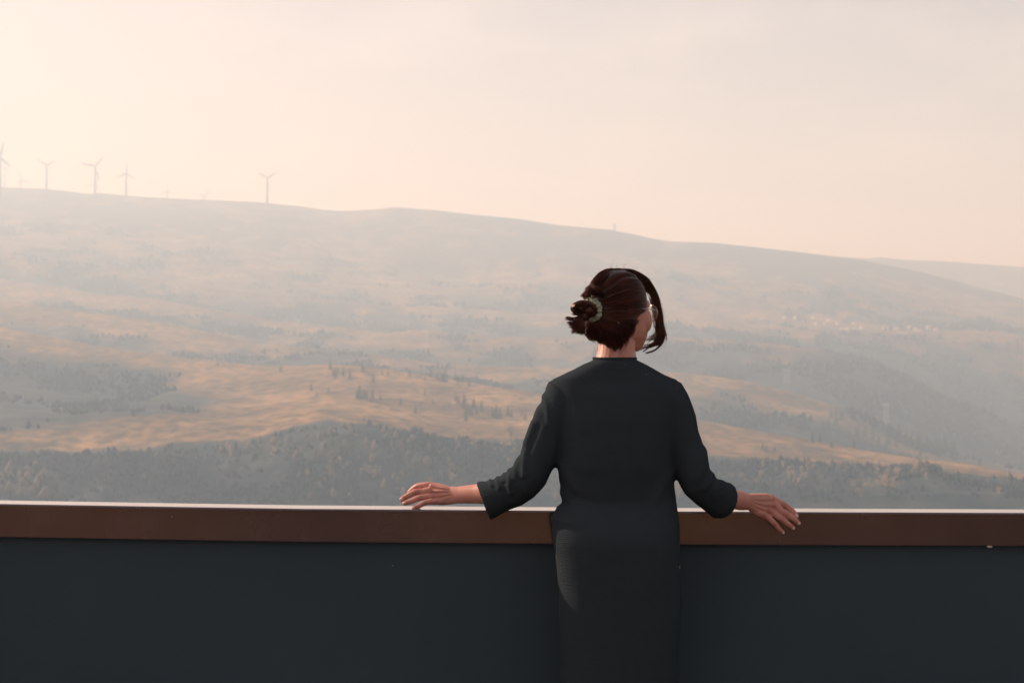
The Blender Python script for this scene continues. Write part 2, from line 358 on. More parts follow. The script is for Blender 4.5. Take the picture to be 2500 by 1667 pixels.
# ------------------------------------------------------------------ pylons
def pylon(X, Yt, Yb, label, wpx=22, dd=None):
    g = hit(X, Yb) if dd is None else ground(X, dd); d = g.y; H = (CAMZ+(833.5-Yt)/F*d)-g.z; W = wpx/F*d
    root = empty('power_pylon', g); tag(root, label, 'pylon', 'power line pylons')
    for x in (-.27, 0, .27):
        s = MB()
        s.tube([(x*W,0,-2),(x*W,0,H*.5),(x*W,0,H)], [.40,.33,.24], 8)
        s.build('post', M_steel, root)
    s = MB(); s.box((0,0,H+.1),(W,.5,.5)); s.tube([(-W*.5,0,H+.6),(-W*.3,0,H+2.4),(W*.3,0,H+2.4),(W*.5,0,H+.6)], .25, 6); s.build('crossarm', M_steel, root)
    for x in (-.48,-.14,.14,.48):
        s = MB(); s.tube([(x*W,0,H-.4),(x*W,0,H-2.6)], [.22,.12], 6); s.build('insulator', M_steel, root)
pylon(1920, 903, 936, 'pale three-legged power pylon above the tan spur at right, brightest of the pylons')
pylon(2163, 988, 1030, 'faint power pylon behind the conifers right of the woman, lowest of the pylons', 18)
pylon(1041, 803, 849, 'very faint power pylon in the hazy middle slope left of the woman', 14)
# ------------------------------------------------------------------ the village
M_wall = mat('white_render', (.66,.56,.46), .7, .3, noise=(.05,(.48,.36,.26),3)); M_roof = mat('clay_tile', (.46,.21,.11), .7, .3, noise=(.8,(.30,.13,.07),3))
M_glass = mat('window_glass', (.06,.07,.08), .1, .6); M_door = mat('door_paint', (.12,.07,.04), .6)
hs = [(30,190,18),(205,180,16),(290,182,25),(360,205,16),(425,178,18),(440,228,25),(515,228,25),(545,200,15),(610,222,28),(650,268,20),(690,266,16),(735,222,24),(745,267,22),(795,257,15),(975,268,46),(1060,266,25),(1130,232,22),(1160,252,18),(1205,272,22),(1235,277,20),(1260,247,15),(1305,257,22),(1365,270,30),(1447,252,22),(1550,252,30),(1110,300,46)]
hs.sort()
words = 'first second third fourth fifth sixth seventh eighth ninth tenth eleventh twelfth thirteenth fourteenth fifteenth sixteenth seventeenth eighteenth nineteenth twentieth twenty-first twenty-second twenty-third twenty-fourth twenty-fifth twenty-sixth'.split()
for i, (x, y, wp) in enumerate(hs):
    X, Y = 1850+x/3.135, 720+y/3.135+1.5
    p = hit(X, Y, 15); W = max(7.5, min(wp/3.135/F*p.y*1.05, 15)); Dp = 8+random.random()*3; Hh = 6.0+random.random()*3; 
    root = empty('village_house', (p.x, p.y, p.z-1.0), math.radians(random.uniform(-66, -38)))
    tag(root, 'small pale house in the far hillside village, %s counting from its left end' % words[i], 'house', 'houses of the far village')
    s = MB(); a, b_ = W/2, Dp/2; rh = 1.9
    s.add([(-a,-b_,0),(a,-b_,0),(a,b_,0),(-a,b_,0),(-a,-b_,Hh),(a,-b_,Hh),(a,b_,Hh),(-a,b_,Hh),(-a,0,Hh+rh),(a,0,Hh+rh)],
          [(0,1,5,4),(2,3,7,6),(1,2,6,9,5),(3,0,4,8,7),(4,5,9,8),(6,7,8,9),(3,2,1,0)]); s.build('wall', M_wall, root)
    s = MB()
    for sg in (-1, 1):
        e = .5; y0 = sg*(b_+e); z0 = Hh-rh*e/b_
        vs = [(-a-e,y0,z0+.05),(a+e,y0,z0+.05),(a+e,0,Hh+rh+.05),(-a-e,0,Hh+rh+.05)]
        s.add(vs+[(v[0],v[1],v[2]+.3) for v in vs], [(3,2,1,0),(4,5,6,7),(0,1,5,4),(1,2,6,5),(2,3,7,6),(3,0,4,7)])
    rf = s.build('roof', M_roof, root)
    s = MB(); s.box((a*.5,.9,Hh+rh+.4),(.8,.8,1.6)); s.build('chimney', M_wall, rf)
    for wx in (-.55, .5):
        s = MB(); s.box((wx*a,-b_-.02,Hh*.72),(1.3,.12,1.3)); s.build('window', M_glass, root)
    s = MB(); s.box((0,-b_-.02,1.9),(1.1,.12,2.2)); s.build('door', M_door, root)
# ------------------------------------------------------------------ trees
M_con = mat('conifer_needles', (.028,.045,.028), .9, .15, noise=(.5,(.06,.075,.035),3)); M_dec = mat('autumn_leaves', (.42,.30,.16), .9, .1, noise=(.4,(.30,.22,.11),3))
M_bark = mat('bark', (.10,.07,.05), .9, .1)
def conifer(seed, wid):
    r = random.Random(seed); root = empty('conifer_tree', (0,0,0))
    s = MB(); s.tube([(0,0,-.06),(0,0,.4),(.004,0,.97)], [.022,.014,.003], 7)
    for k in range(7):
        a = r.random()*6.28; z = .12+k*.1; s.tube([(0,0,z),(math.cos(a)*.1*(1.1-z),math.sin(a)*.1*(1.1-z),z+.01)], [.006,.002], 4)
    s.build('trunk', M_bark, root)
    c = MB(); T_ = 14
    for t in range(T_):
        z = .10+.88*(t/T_)**.95; rad = wid*(1-z)**.8*r.uniform(.75,1.15)+.012; nb = 9 if t < 9 else 6
        for q in range(nb):
            if r.random() < .12: continue
            a = 6.283*q/nb+r.random()*.6; ln = rad*r.uniform(.6,1.25); dx, dy = math.cos(a), math.sin(a)
            for m_ in range(3):
                u0 = m_/3; u1 = (m_+1)/3; wz = ln*.42*(1-u0*.6)
                px, py = -dy*wz*.5, dx*wz*.5; zz = lambda u: z+.03-u*u*.09*(1.2-z)+r.uniform(-.008,.008)
                c.add([(dx*ln*u0+px,dy*ln*u0+py,zz(u0)-.012),(dx*ln*u0-px,dy*ln*u0-py,zz(u0)-.012),(dx*ln*u1*1.1,dy*ln*u1*1.1,zz(u1)),(dx*ln*u0,dy*ln*u0,zz(u0)+.025)],[(0,1,2),(0,2,3),(1,3,2)])
    c.build('crown', M_con, root); return root
def broadleaf(seed, wid):
    r = random.Random(seed); root = empty('broadleaf_tree', (0,0,0))
    s = MB(); s.tube([(0,0,-.06),(0.01,0,.25),(-.01,.01,.6)], [.03,.022,.008], 7)
    cl = []
    for k in range(11):
        a = r.random()*6.28; z = r.uniform(.32,.88); rr = wid*r.uniform(.3,.85)*(1-abs(z-.6)*1.3)
        p = (math.cos(a)*rr, math.sin(a)*rr, z); cl.append((p, r.uniform(.08,.16))); s.tube([(0,0,.25+.2*r.random()),(p[0]*.6,p[1]*.6,z*.85),p], [.012,.008,.003], 5)
    s.build('trunk', M_bark, root)
    c = MB()
    for (p, rr) in cl:
        for q in range(34):
            v = Vector((r.gauss(0,1), r.gauss(0,1), r.gauss(0,.8))).normalized()*rr*r.uniform(.4,1.1)+Vector(p)
            u = Vector((r.gauss(0,1),r.gauss(0,1),r.gauss(0,1))).normalized(); w2 = u.orthogonal().normalized(); sz = r.uniform(.016,.036)
            c.add([v+u*sz, v+w2*sz, v-u*sz, v-w2*sz], [(0,1,2,3)])
    c.build('crown', M_dec, root); return root
def copy_tree(o, parent=None):
    c = o.copy(); COL.objects.link(c)
    if parent: c.parent = parent
    for ch in children(o): copy_tree(ch, c)
    return c
protoC = [conifer(1,.20), conifer(2,.26), conifer(3,.34)]; protoB = [broadleaf(4,.30), broadleaf(5,.40)]
used = {}
def plant(kind, v, X, Yb, hpx, label, group, start=5):
    p = hit(X, Yb, start); h = hpx/F*p.y
    pr = (protoC if kind == 'c' else protoB)[v % (3 if kind == 'c' else 2)]
    o = pr if not used.get(pr.name) else copy_tree(pr); used[pr.name] = True
    o.location = p; o.scale = (h, h, h); o.rotation_euler = (0, 0, random.random()*6.28)
    tag(o, label, 'tree', group)
r2 = lambda x, y: (650+x/2.412, 600+y/2.412); r1 = lambda x, y: (x/2.412, 600+y/2.412); r6 = lambda x, y: (1850+x/3.135, 720+y/3.135)
A1 = [(378,730,60),(408,780,70),(455,765,60),(492,785,65),(568,740,60),(632,800,60),(682,755,35),(716,760,40),(845,770,50),(935,785,25),(970,770,45),(1008,785,50),(1040,798,60),(1055,800,80),(1115,790,50),(1130,800,45),(1155,800,45),(1195,820,50),(85,740,40),(395,760,45),(420,745,40)]
A2 = [(265,850,45),(298,880,30),(368,865,40),(550,900,80),(575,895,60),(535,890,50),(590,900,55),(625,905,60),(672,905,35),(792,935,45),(738,965,25),(878,985,50),(915,930,25),(935,880,50),(982,930,40)]
A3 = [(1080,940,30),(1115,910,55),(1130,930,60),(1165,960,90),(1175,1030,80),(1222,960,70),(1208,1000,50),(1268,970,60),(1355,1015,80),(1335,1005,60),(1378,1010,60),(1425,1000,60),(1445,1005,50),(1500,1000,40),(1525,1020,40),(1190,985,60),(1240,990,50)]
B1 = [(155,760,60),(190,790,70),(175,775,50),(262,780,70),(240,800,60),(290,800,60),(330,800,80),(355,810,70),(395,800,90),(410,830,70),(420,820,80),(440,845,60),(472,800,90),(490,850,60),(500,830,70),(525,840,60),(375,850,60),(340,860,60),(310,850,60)]
B2 = [(25,710,60),(1280,700,40),(200,460,25),(1155,1030,30),(1490,705,25),(1655,730,30),(740,930,30),(100,80,20),(205,95,24)]
C1 = [(420,1130,80),(475,1130,70),(565,1165,50),(738,1170,60),(925,1170,80),(975,1200,80),(1030,1100,100),(1100,1120,80),(1150,1150,80),(1180,1120,80),(1250,1180,90),(1290,1200,100),(1330,1190,90),(1390,1240,120),(1430,1200,110),(1500,1255,120),(1540,1200,80),(1612,1240,60),(440,1080,70),(500,1060,80),(540,1040,80),(600,1000,80),(640,960,70),(620,1080,70),(700,1100,60),(760,1080,70),(820,1080,70),(880,1110,80),(1000,1150,80),(1060,1160,70),(1210,1165,70),(960,1040,70),(1080,1060,70),(1140,1090,70),(1230,1120,70),(1300,1150,70),(1360,1170,80),(1460,1210,80),(1420,1150,60),(560,940,60),(600,910,50),(350,1040,60),(300,1060,50),(400,1030,50)]
C2 = [(1700,1300,75),(1225,1290,70),(40,1180,60),(65,1190,60),(130,1190,50)]
C3 = [(1915,440,90),(1940,440,60),(1990,450,110),(1690,600,70),(1650,600,60),(1430,740,90),(1475,740,60),(1780,420,50),(880,380,40),(1000,340,40),(1070,350,40),(1150,380,40),(1230,410,50),(1300,430,50),(1400,480,60),(1320,470,50)]
def ordn(n):
    o_ = 'first second third fourth fifth sixth seventh eighth ninth tenth eleventh twelfth thirteenth fourteenth fifteenth sixteenth seventeenth eighteenth nineteenth'.split()
    t_ = {2:'twent',3:'thirt',4:'fort'}
    return o_[n-1] if n < 20 else (t_[n//10]+'ieth' if n%10 == 0 else t_[n//10]+'y-'+o_[n%10-1])
for lst, f_, st, lab, grp in ((A1,r2,5,'dark conifer on the top edge of the tan meadow','conifers on top of the tan meadow'),
    (A2,r2,5,'dark conifer in the middle of the tan meadow','conifers in the middle of the tan meadow'),
    (A3,r2,5,'dark conifer in the grove beside her left shoulder','conifers beside her shoulder'),
    (B1,r1,5,'dark conifer in the dense cluster at far left','conifer cluster at far left'),
    (C1,r6,5,'slender conifer on the wooded right spur','conifers on the right spur'),
    (C3,r6,10,'hazy conifer below the distant village','conifers below the village')):
    for i, (x, y, h) in enumerate(sorted(lst)): plant('c', i+int(x), *f_(x, y+6), h/(2.412 if f_ is not r6 else 3.135)*(1.3 if lst is C1 else 1.35 if lst is B1 else 1.15), '%s, %s from the left' % (lab, ordn(i+1)), grp, st)
for (x, y, h), lab in zip(B2, ('lone dark conifer near the left edge, left of the dense cluster','lone conifer on the thin tan strip above the left slope','faint conifer far up the left slope, alone in haze','small bush-like conifer on the low left shelf','small conifer on the right part of the thin left tan strip','small conifer at the start of the big tan meadow','small conifer on the left slope right of the dense cluster','faint conifer high on the hazy left ridge, the left one','faint conifer high on the hazy left ridge, the right one')):
    plant('c', int(x), *r1(x, y+5), h/2.412, lab, 'lone conifers on the left slopes')
for (x, y, h), lab in zip(C2, ('last dark conifer at the right end of the tan track','round dark conifer standing on the tan track at right','conifer on the tan strip just right of the woman, left one of three','conifer on the tan strip just right of the woman, middle one of three','conifer on the tan strip just right of the woman, right one of three')):
    plant('c', 2, *r6(x, y+5), h/3.135, lab, 'conifers on the right tan track')
E1 = [(250,1395,90),(345,1405,50),(665,1380,100),(910,1385,70),(1005,1500,150),(985,1490,110),(930,1470,90),(1040,1490,90),(845,1480,80),(770,1560,80),(1290,1420,60),(730,1470,50),(80,1290,90),(1850,1530,60),(1100,1340,50),(600,1340,40),(200,1330,60),(1760,1440,40),(40,1330,60)]
for i, (x, y, h) in enumerate(sorted(E1)): plant('b', i, *r6(x, y+6), h/2.5, 'pale broadleaf tree below the right tan track, %s from the left' % ordn(i+1), 'pale trees below the right track')
E2 = [(575,1045,45),(1225,1190,60),(1200,1180,50),(1415,1200,80),(1440,1140,70),(590,1345,60),(655,1350,60),(630,1370,50),(430,1290,50),(380,1280,40),(1160,1120,40),(120,1150,40),(200,1220,40),(40,1250,60),(480,1300,40),(1100,1400,60),(1130,1420,50)]
for i, (x, y, h) in enumerate(sorted(E2)): plant('b', i, *r2(x, y+6), h/1.9, 'pale broadleaf tree below the left tan meadow, %s from the left' % ordn(i+1), 'pale trees below the left meadow')
# woods: far too many to count
def woods(name, r0, r1, n, lo, hi, mt, sub, seed, cov=.6, below=False):
    rg = np.random.default_rng(seed); c0, c1 = 100, 660
    bm = bmesh.new(); bmesh.ops.create_icosphere(bm, subdivisions=sub, radius=1); bv = np.array([v.co[:] for v in bm.verts]); bf = np.array([[v.index for v in f.verts] for f in bm.faces]); bm.free()
    i = rg.integers(r0, r1-1, n*8); j = rg.integers(c0, c1-1, n*8); a = rg.random(n*8); b = rg.random(n*8)
    mix = lambda M: (M[i,j]*(1-a)+M[i+1,j]*a)*(1-b)+(M[i,j+1]*(1-a)+M[i+1,j+1]*a)*b
    xx, yy, zz, ww = mix(GXw), mix(GYw), mix(Z), mix(WOOD)
    ww = ww*.6+.4*(fbm(xx/70, yy/70, 3, seed)>0)
    keep = np.where(rg.random(len(ww)) < (ww-cov)*2.2)[0][:n]; xx, yy, zz = xx[keep], yy[keep], zz[keep]; m = len(keep)
    h = rg.uniform(lo, hi, m)*(1+.5*rg.random(m)**3); wd = h*rg.uniform(.28,.5,m)
    jit = 1+rg.uniform(-.28,.28,(m,len(bv)))
    tz = (bv[:,2]+1)/2; tap = 1.25-.85*tz
    V = np.empty((m,len(bv),3)); V[:,:,0] = xx[:,None]+bv[:,0]*wd[:,None]*jit*tap; V[:,:,1] = yy[:,None]+bv[:,1]*wd[:,None]*jit*tap
    V[:,:,2] = zz[:,None]-.8+(bv[:,2]*.55+.5)*h[:,None]*(1+(jit-1)*.4)
    Fc = (bf[None]+(np.arange(m)*len(bv))[:,None,None]).reshape(-1,3)
    o = mesh_np(name, V.reshape(-1,3), Fc, mt, None, True); tag(o, kind='stuff'); return o
M_wd = mat('mixed_wood', (.008,.021,.028), .95, .1, noise=(.012,(.030,.042,.042),4)); M_wb = mat('bare_wood', (.16,.12,.075), .95, .1, noise=(.02,(.08,.07,.05),4))
woods('woodland', FROW[5], FROW[6]-3, 5200, 2.5, 5.5, M_wd, 1, 1, .55)
woods('woodland', FROW[5], FROW[6]-4, 350, 4, 8, M_wb, 1, 2)
woods('woodland', FROW[7]+4, FROW[10], 3200, 2.5, 5.5, M_wd, 1, 3)
woods('woodland', FROW[10], FROW[12], 4000, 3.5, 6.5, M_wd, 1, 4)
woods('woodland', FROW[12], FROW[15], 7000, 4, 8, M_wd, 1, 5)
woods('woodland', FROW[15], FROW[18], 7000, 6, 11, M_wd, 1, 6)
# ------------------------------------------------------------------ viewpoint deck and railing
M_deck = mat('deck_board', (.07,.06,.055), .8, .2, noise=(3,(.05,.042,.04),5), bump=(40,.3,.004))
RY = 4.335                       # front face of the top beam
s = MB()
for k in range(38):
    s.box((0, -.9+k*.142, -.02), (11, .136, .04))
tag(s.build('deck', M_deck), kind='structure')
M_rail = mat('russet_painted_steel', (.086,.066,.088), .12, .6, noise=(6,(.066,.049,.066),6), bump=(900,.08,.0004), metallic=.55, Coat_Weight=.9, Coat_Roughness=.12, Specular_Tint=(1,.80,.72,1))
M_panel = mat('dark_sheet_steel', (.048,.065,.079), .8, .1, noise=(1.6,(.043,.059,.072),6), bump=(300,.1,.0005))
rail = empty('railing', (0, RY, 0)); tag(rail, 'long russet steel railing with dark solid infill, running across the whole view', 'railing')
PX = [-1500,-500,0,450,740,900,1250,1655,2100,2500,3000,4000]
PT = [1199,1216,1229.5,1237,1241.5,1242.6,1245.5,1248,1250,1251.5,1253,1256]      # front top edge
def strip(name, prof, mt, dz=0, smooth=False):    # prof: (dy, dz from the top edge), closed outline swept along the rail
    rings = []
    for X, Y in zip(PX, PT):
        p = P(X, Y, RY); rings.append([Vector((p.x, a, p.z+b)) for a, b in prof])
    return MB().loft(rings).build(name, mt, rail, smooth)
H = .1035
r_ = .006
arc = lambda cy, cz, a0, a1, r, n=5: [(cy+r*math.cos(math.radians(a0+(a1-a0)*k/n)), cz+r*math.sin(math.radians(a0+(a1-a0)*k/n))) for k in range(n+1)]
strip('top_plate', arc(.002,-.0045,180,90,.0045)+arc(.092,-.0045,90,0,.0045)+[(.0965,-.010),(-.0025,-.010)], M_rail)
strip('top_beam', [(.0015,-.0102),(.091,-.0102),(.091,-H)]+arc(.0055,-H+.004,270,180,.004,3), M_rail)
strip('infill_panel', [(.030,-H-.001),(.036,-H-.001),(.036,-.97),(.030,-.97)], M_panel)
for k in range(-3, 4):
    s = MB(); s.box((k*1.45+.55, .065, .42), (.06, .05, .84)); s.build('post', M_panel, rail)
s = MB(); q = P(2416, 1334, RY); s.ell((q.x, -.001, q.z), (.0085,.003,.0035)); s.build('edge_drop', mat('pale_drop', (.5,.4,.33), .4, .5), rail, True)  # small pale drop on the lower edge of the beam
# ------------------------------------------------------------------ the person
M_skin = mat('skin', (.53,.245,.195), .48, .35, noise=(14,(.49,.215,.165),5), bump=(260,.16,.0008))
M_skin.node_tree.nodes['Principled BSDF'].inputs['Subsurface Weight'].default_value = .16
M_skin.node_tree.nodes['Principled BSDF'].inputs['Subsurface Radius'].default_value = (.012,.004,.002)
M_skin.node_tree.nodes['Principled BSDF'].inputs['Subsurface Scale'].default_value = .6
YAW = math.radians(-50)          # the head is turned to the right
HC = P(1512, 833.5, 4.2); HC.z = 1.553
HM = Matrix.Rotation(YAW, 3, 'Z')
def hp(x, y, z): return HC + HM @ Vector((x, y, z))
person = empty('person', (HC.x, 4.18, 0))
tag(person, 'person in black sweater seen from behind, hair in a bun, hands on the railing', 'person')
def attach(o):
    o.parent = person; o.matrix_parent_inverse = Matrix.Translation(-person.location); return o
def edge_rings(lst, n=28, e=2.0):    # each: ((X,Y) one edge, (X,Y) other edge, depth, half thickness)
    rs = []
    for a, b, y, th in lst:
        A, B = P(*a, y), P(*b, y); c = (A+B)/2; u = (B-A)/2; ring = []
        for k in range(n):
            q = 2*math.pi*k/n; co, si = math.cos(q), math.sin(q)
            co = math.copysign(abs(co)**(2/e), co); si = math.copysign(abs(si)**(2/e), si)
            ring.append(c+u*co+Vector((0, th*si, 0)))
        rs.append(ring)
    return rs
z4 = lambda x, y: (1150+x/2.613, 850+y/2.613)
z2 = lambda x, y: (950+x/5.88, 1150+y/5.88)
z3 = lambda x, y: (1650+x/5.88, 1150+y/5.88)
# ---- body: one skin
b = MB()
rings = []
for z_, yf, yb, w_ in ((.117,.012,-.035,.020),(.112,.030,-.052,.036),(.100,.050,-.070,.052),(.078,.069,-.088,.065),(.048,.080,-.100,.072),(.018,.086,-.102,.073),(-.008,.089,-.097,.072),(-.030,.091,-.086,.0685),(-.052,.093,-.070,.065),(-.072,.092,-.052,.058),(-.090,.089,-.030,.044),(-.104,.084,-.008,.033),(-.113,.074,.012,.020)):
    ring = []
    for k in range(48):
        q = 2*math.pi*k/48; co, si = math.cos(q), math.sin(q); e_ = 2.55 if si > 0 else 2.0
        x_ = w_*math.copysign(abs(co)**(2/e_), co); y_ = (yf+.01)*abs(si)**(2/e_) if si > 0 else (yb+.01)*abs(si)**(2/e_); ring.append(hp(x_, y_-.01, z_))
    rings.append(ring)
b.loft(rings)
b.rtube([hp(0,.086,.012), hp(0,.098,-.012), hp(0,.105,-.028)], [.008,.009,.012]); b.ell(hp(.010,.098,-.033), (.008,.010,.007), HM); b.ell(hp(-.010,.098,-.033), (.008,.010,.007), HM)
b.ell(hp(0,.089,-.057), (.022,.010,.0065), HM); b.ell(hp(0,.088,-.067), (.019,.010,.007), HM)
for sg in (-1, 1):
    b.ell(hp(sg*.036,.060,-.022), (.029,.030,.040), HM); b.rtube([hp(sg*.010,.084,.026), hp(sg*.032,.080,.031), hp(sg*.052,.064,.024)], [.009,.010,.008])
    b.ell(hp(sg*.031,.070,.005), (.017,.014,.011), HM)
    b.rtube([hp(sg*.064,-.004,.012), hp(sg*.068,-.016,.012), hp(sg*.069,-.020,-.004), hp(sg*.064,-.010,-.022)], [.006,.0065,.006,.007]); b.ell(hp(sg*.064,-.010,-.004), (.006,.012,.016), HM)
b.loft(edge_rings([((1466,790),(1553,790),4.19,.052),((1463,830),(1551,830),4.19,.054),((1459,855),(1551,855),4.185,.056),((1453,878),(1554,878),4.18,.058),((1440,900),(1575,900),4.18,.065)]))
tor = [((1425,900),(1585,900),4.19,.055),((1375,935),(1640,935),4.19,.075),((1352,980),(1650,980),4.195,.09),((1370,1070),(1640,1070),4.20,.095),((1380,1150),(1632,1150),4.205,.09),((1392,1215),(1640,1215),4.21,.088),((1375,1290),(1650,1290),4.195,.10),((1365,1380),(1660,1380),4.17,.115),((1372,1450),(1655,1450),4.17,.11)]
b.loft(edge_rings(tor, 32, 2.3))
FZ = .10
for sx, (x0, x1) in ((-1,(1380,1508)),(1,(1520,1650))):       # legs, down to the deck
    c0 = P((x0+x1)/2, 1400, 4.17).x; hw = (x1-x0)/2/F*4.17
    b.rtube([(c0,4.17,.86),(c0,4.17,.72),(c0-sx*.0,4.175,.48),(c0,4.16,.30),(c0,4.15,.09)], [hw*.95,hw*.98,.058,.052,.036], 20)
    b.rtube([(c0,4.135,.055),(c0,4.18,.045),(c0+sx*.012,4.27,.03)], [.036,.036,.028], 16)
# upper arms
b.loft(edge_rings([(z4(560,260),z4(640,520),4.2,.05),(z4(440,480),z4(570,600),4.2,.045),(z4(345,720),z4(460,790),4.19,.04),(z4(270,810),z4(390,900),4.2,.04),(z4(130,870),z4(190,985),4.25,.035),(z2(1330,175),z2(1360,470),4.325,.028),(z2(1200,190),z2(1210,462),4.345,.026),(z2(960,222),z2(965,462),4.372,.020)]))
b.loft(edge_rings([(z4(1300,240),z4(1230,520),4.2,.05),(z4(1420,480),z4(1290,600),4.2,.045),(z4(1500,720),z4(1370,790),4.18,.04),(z4(1560,850),z4(1440,940),4.2,.04),(z4(1640,890),z4(1560,1010),4.26,.034),(z3(880,268),z3(838,545),4.305,.027),(z3(960,285),z3(925,560),4.320,.025),(z3(1060,325),z3(1040,555),4.332,.021)]))
# left hand: palm, four fingers, thumb
def W(z, x, y, d): return P(*z(x, y), d)
def fing(z, pts, r): b.rtube([W(z, *p) for p in pts], r, 14, 4)
b.loft(edge_rings([(z2(965,222),z2(965,462),4.372,.020),(z2(880,218),z2(870,478),4.384,.020),(z2(760,188),z2(740,486),4.392,.018),(z2(640,168),z2(680,480),4.402,.016),(z2(560,185),z2(640,462),4.408,.012)], 24, 2.4))
fing(z2, [(800, 235, 4.409), (600, 206, 4.412), (470, 205, 4.42), (395, 222, 4.428), (330, 268, 4.434), (290, 305, 4.437)], [0.0098,0.0119,0.0099,0.0096,0.0085,0.0073])
fing(z2, [(800, 290, 4.397), (590, 285, 4.398), (470, 290, 4.402), (380, 298, 4.402), (270, 350, 4.402), (183, 402, 4.402)], [0.0098,0.0122,0.0099,0.0104,0.009,0.0079])
fing(z2, [(800, 360, 4.389), (610, 366, 4.386), (520, 370, 4.386), (430, 382, 4.386), (320, 428, 4.386), (220, 460, 4.386)], [0.0098,0.0113,0.0095,0.0099,0.0086,0.0075])
fing(z2, [(820, 425, 4.381), (640, 436, 4.372), (570, 440, 4.37), (505, 456, 4.368), (430, 495, 4.366), (348, 528, 4.364)], [0.0089,0.0104,0.0086,0.009,0.0079,0.0068])
fing(z2, [(900, 260, 4.404), (800, 330, 4.425), (700, 370, 4.434), (600, 400, 4.434)], [0.0098,0.0147,0.0113,0.0096])
# right hand, draped over the edge of the rail
b.loft(edge_rings([(z3(1055,322),z3(1035,555),4.332,.021),(z3(1130,315),z3(1080,595),4.334,.020),(z3(1230,312),z3(1170,640),4.332,.018),(z3(1325,318),z3(1270,660),4.329,.0155),(z3(1400,372),z3(1330,670),4.325,.012)], 24, 2.4))
fing(z3, [(1200, 372, 4.349), (1360, 385, 4.342), (1455, 432, 4.34), (1560, 490, 4.336), (1660, 560, 4.328), (1728, 640, 4.32)], [0.0098,0.0122,0.0104,0.0102,0.009,0.0077])
fing(z3, [(1200, 440, 4.339), (1400, 478, 4.328), (1500, 560, 4.322), (1590, 620, 4.317), (1690, 680, 4.313), (1758, 742, 4.312)], [0.0098,0.0122,0.0102,0.0104,0.009,0.0077])
fing(z3, [(1180, 520, 4.331), (1350, 570, 4.32), (1450, 640, 4.315), (1530, 695, 4.31), (1610, 755, 4.309), (1680, 812, 4.31)], [0.0089,0.0115,0.0097,0.0099,0.0086,0.0072])
fing(z3, [(1160, 590, 4.325), (1290, 640, 4.314), (1365, 700, 4.309), (1425, 760, 4.306), (1475, 820, 4.306), (1532, 872, 4.308)], [0.0086,0.0108,0.009,0.009,0.0077,0.0066])
fing(z3, [(1120, 400, 4.354), (1230, 440, 4.362), (1330, 500, 4.372), (1410, 555, 4.378)], [0.0098,0.0147,0.0119,0.0096])
# tendons and veins on the backs of the hands
for z, ln in ((z2, [[(860,272,4.374),(720,250,4.386),(620,225,4.398)],[(860,295,4.371),(740,285,4.378),(610,290,4.390)],[(860,335,4.369),(730,350,4.377),(620,362,4.384)],[(850,385,4.370),(740,410,4.376),(650,428,4.378)]]),
              (z3, [[(1150,415,4.3175),(1260,420,4.318),(1390,412,4.322)],[(1150,455,4.3165),(1260,485,4.3165),(1400,505,4.317)],[(1150,510,4.3170),(1240,560,4.3165),(1330,590,4.316)]])):
    for l_ in ln: b.rtube([W(z, *p) for p in l_], [.0026,.0030,.0030], 8)
body = attach(b.build('body', M_skin))
evaluate(body, [('REMESH', dict(mode='VOXEL', voxel_size=.0019, adaptivity=0)), ('SMOOTH', dict(factor=.5, iterations=4))])
body.data.materials.clear(); body.data.materials.append(M_skin)
body.data.polygons.foreach_set('use_smooth', [True]*len(body.data.polygons))
def ridge_lines(bc, lines, wd, amp):
    X_ = 1250+bc[:,0]*F/bc[:,1]; Y_ = 833.5-(bc[:,2]-CAMZ)*F/bc[:,1]; out_ = np.zeros(len(bc))
    for pts in lines:
        best = np.full(len(bc), 1e9)
        for (a, b_) in zip(pts[:-1], pts[1:]):
            a = np.array(a); d = np.array(b_)-a; t = np.clip(((X_-a[0])*d[0]+(Y_-a[1])*d[1])/(d@d), 0, 1); best = np.minimum(best, np.hypot(X_-a[0]-t*d[0], Y_-a[1]-t*d[1]))
        out_ += amp*np.exp(-(best/wd)**2)
    return out_
_nb = len(body.data.vertices); _bc = np.empty(_nb*3, np.float32); body.data.vertices.foreach_get('co', _bc); _bc = _bc.reshape(-1,3); _bn = np.empty(_nb*3, np.float32); body.data.vertices.foreach_get('normal', _bn); _bn = _bn.reshape(-1,3)
_f = np.clip(-_bn[:,1]*1.6, 0, 1)*(_bc[:,2] > .85)*(_bc[:,2] < 1.12)
_d = ridge_lines(_bc, [[z2(900,262),z2(740,235),z2(610,200)],[z2(900,285),z2(740,282),z2(600,286)],[z2(890,325),z2(740,345),z2(610,364)],[z2(880,375),z2(740,405),z2(640,434)],[z3(1130,400),z3(1260,400),z3(1370,392)],[z3(1130,445),z3(1260,470),z3(1395,482)],[z3(1120,490),z3(1240,535),z3(1345,572)],[z3(1110,530),z3(1200,590),z3(1290,640)]], 2.2, .0017)
_d -= ridge_lines(_bc, [[z2(860,272),z2(720,258),z2(600,243)],[z2(850,305),z2(730,315),z2(600,326)],[z2(840,350),z2(740,378),z2(630,400)],[z3(1150,425),z3(1270,437),z3(1400,432)],[z3(1150,470),z3(1260,505),z3(1380,530)],[z3(1140,515),z3(1230,565),z3(1330,610)]], 2.0, .0015)
_d += ridge_lines(_bc, [[z2(x,y),z2(x+6,y)] for x, y in ((600,195),(590,286),(608,366),(640,436),(385,222),(375,300),(432,382),(508,456))]+[[z3(x,y),z3(x+5,y+4)] for x, y in ((1370,388),(1405,480),(1355,572),(1298,642),(1565,492),(1595,622),(1532,696),(1428,762))], 2.8, .0016)
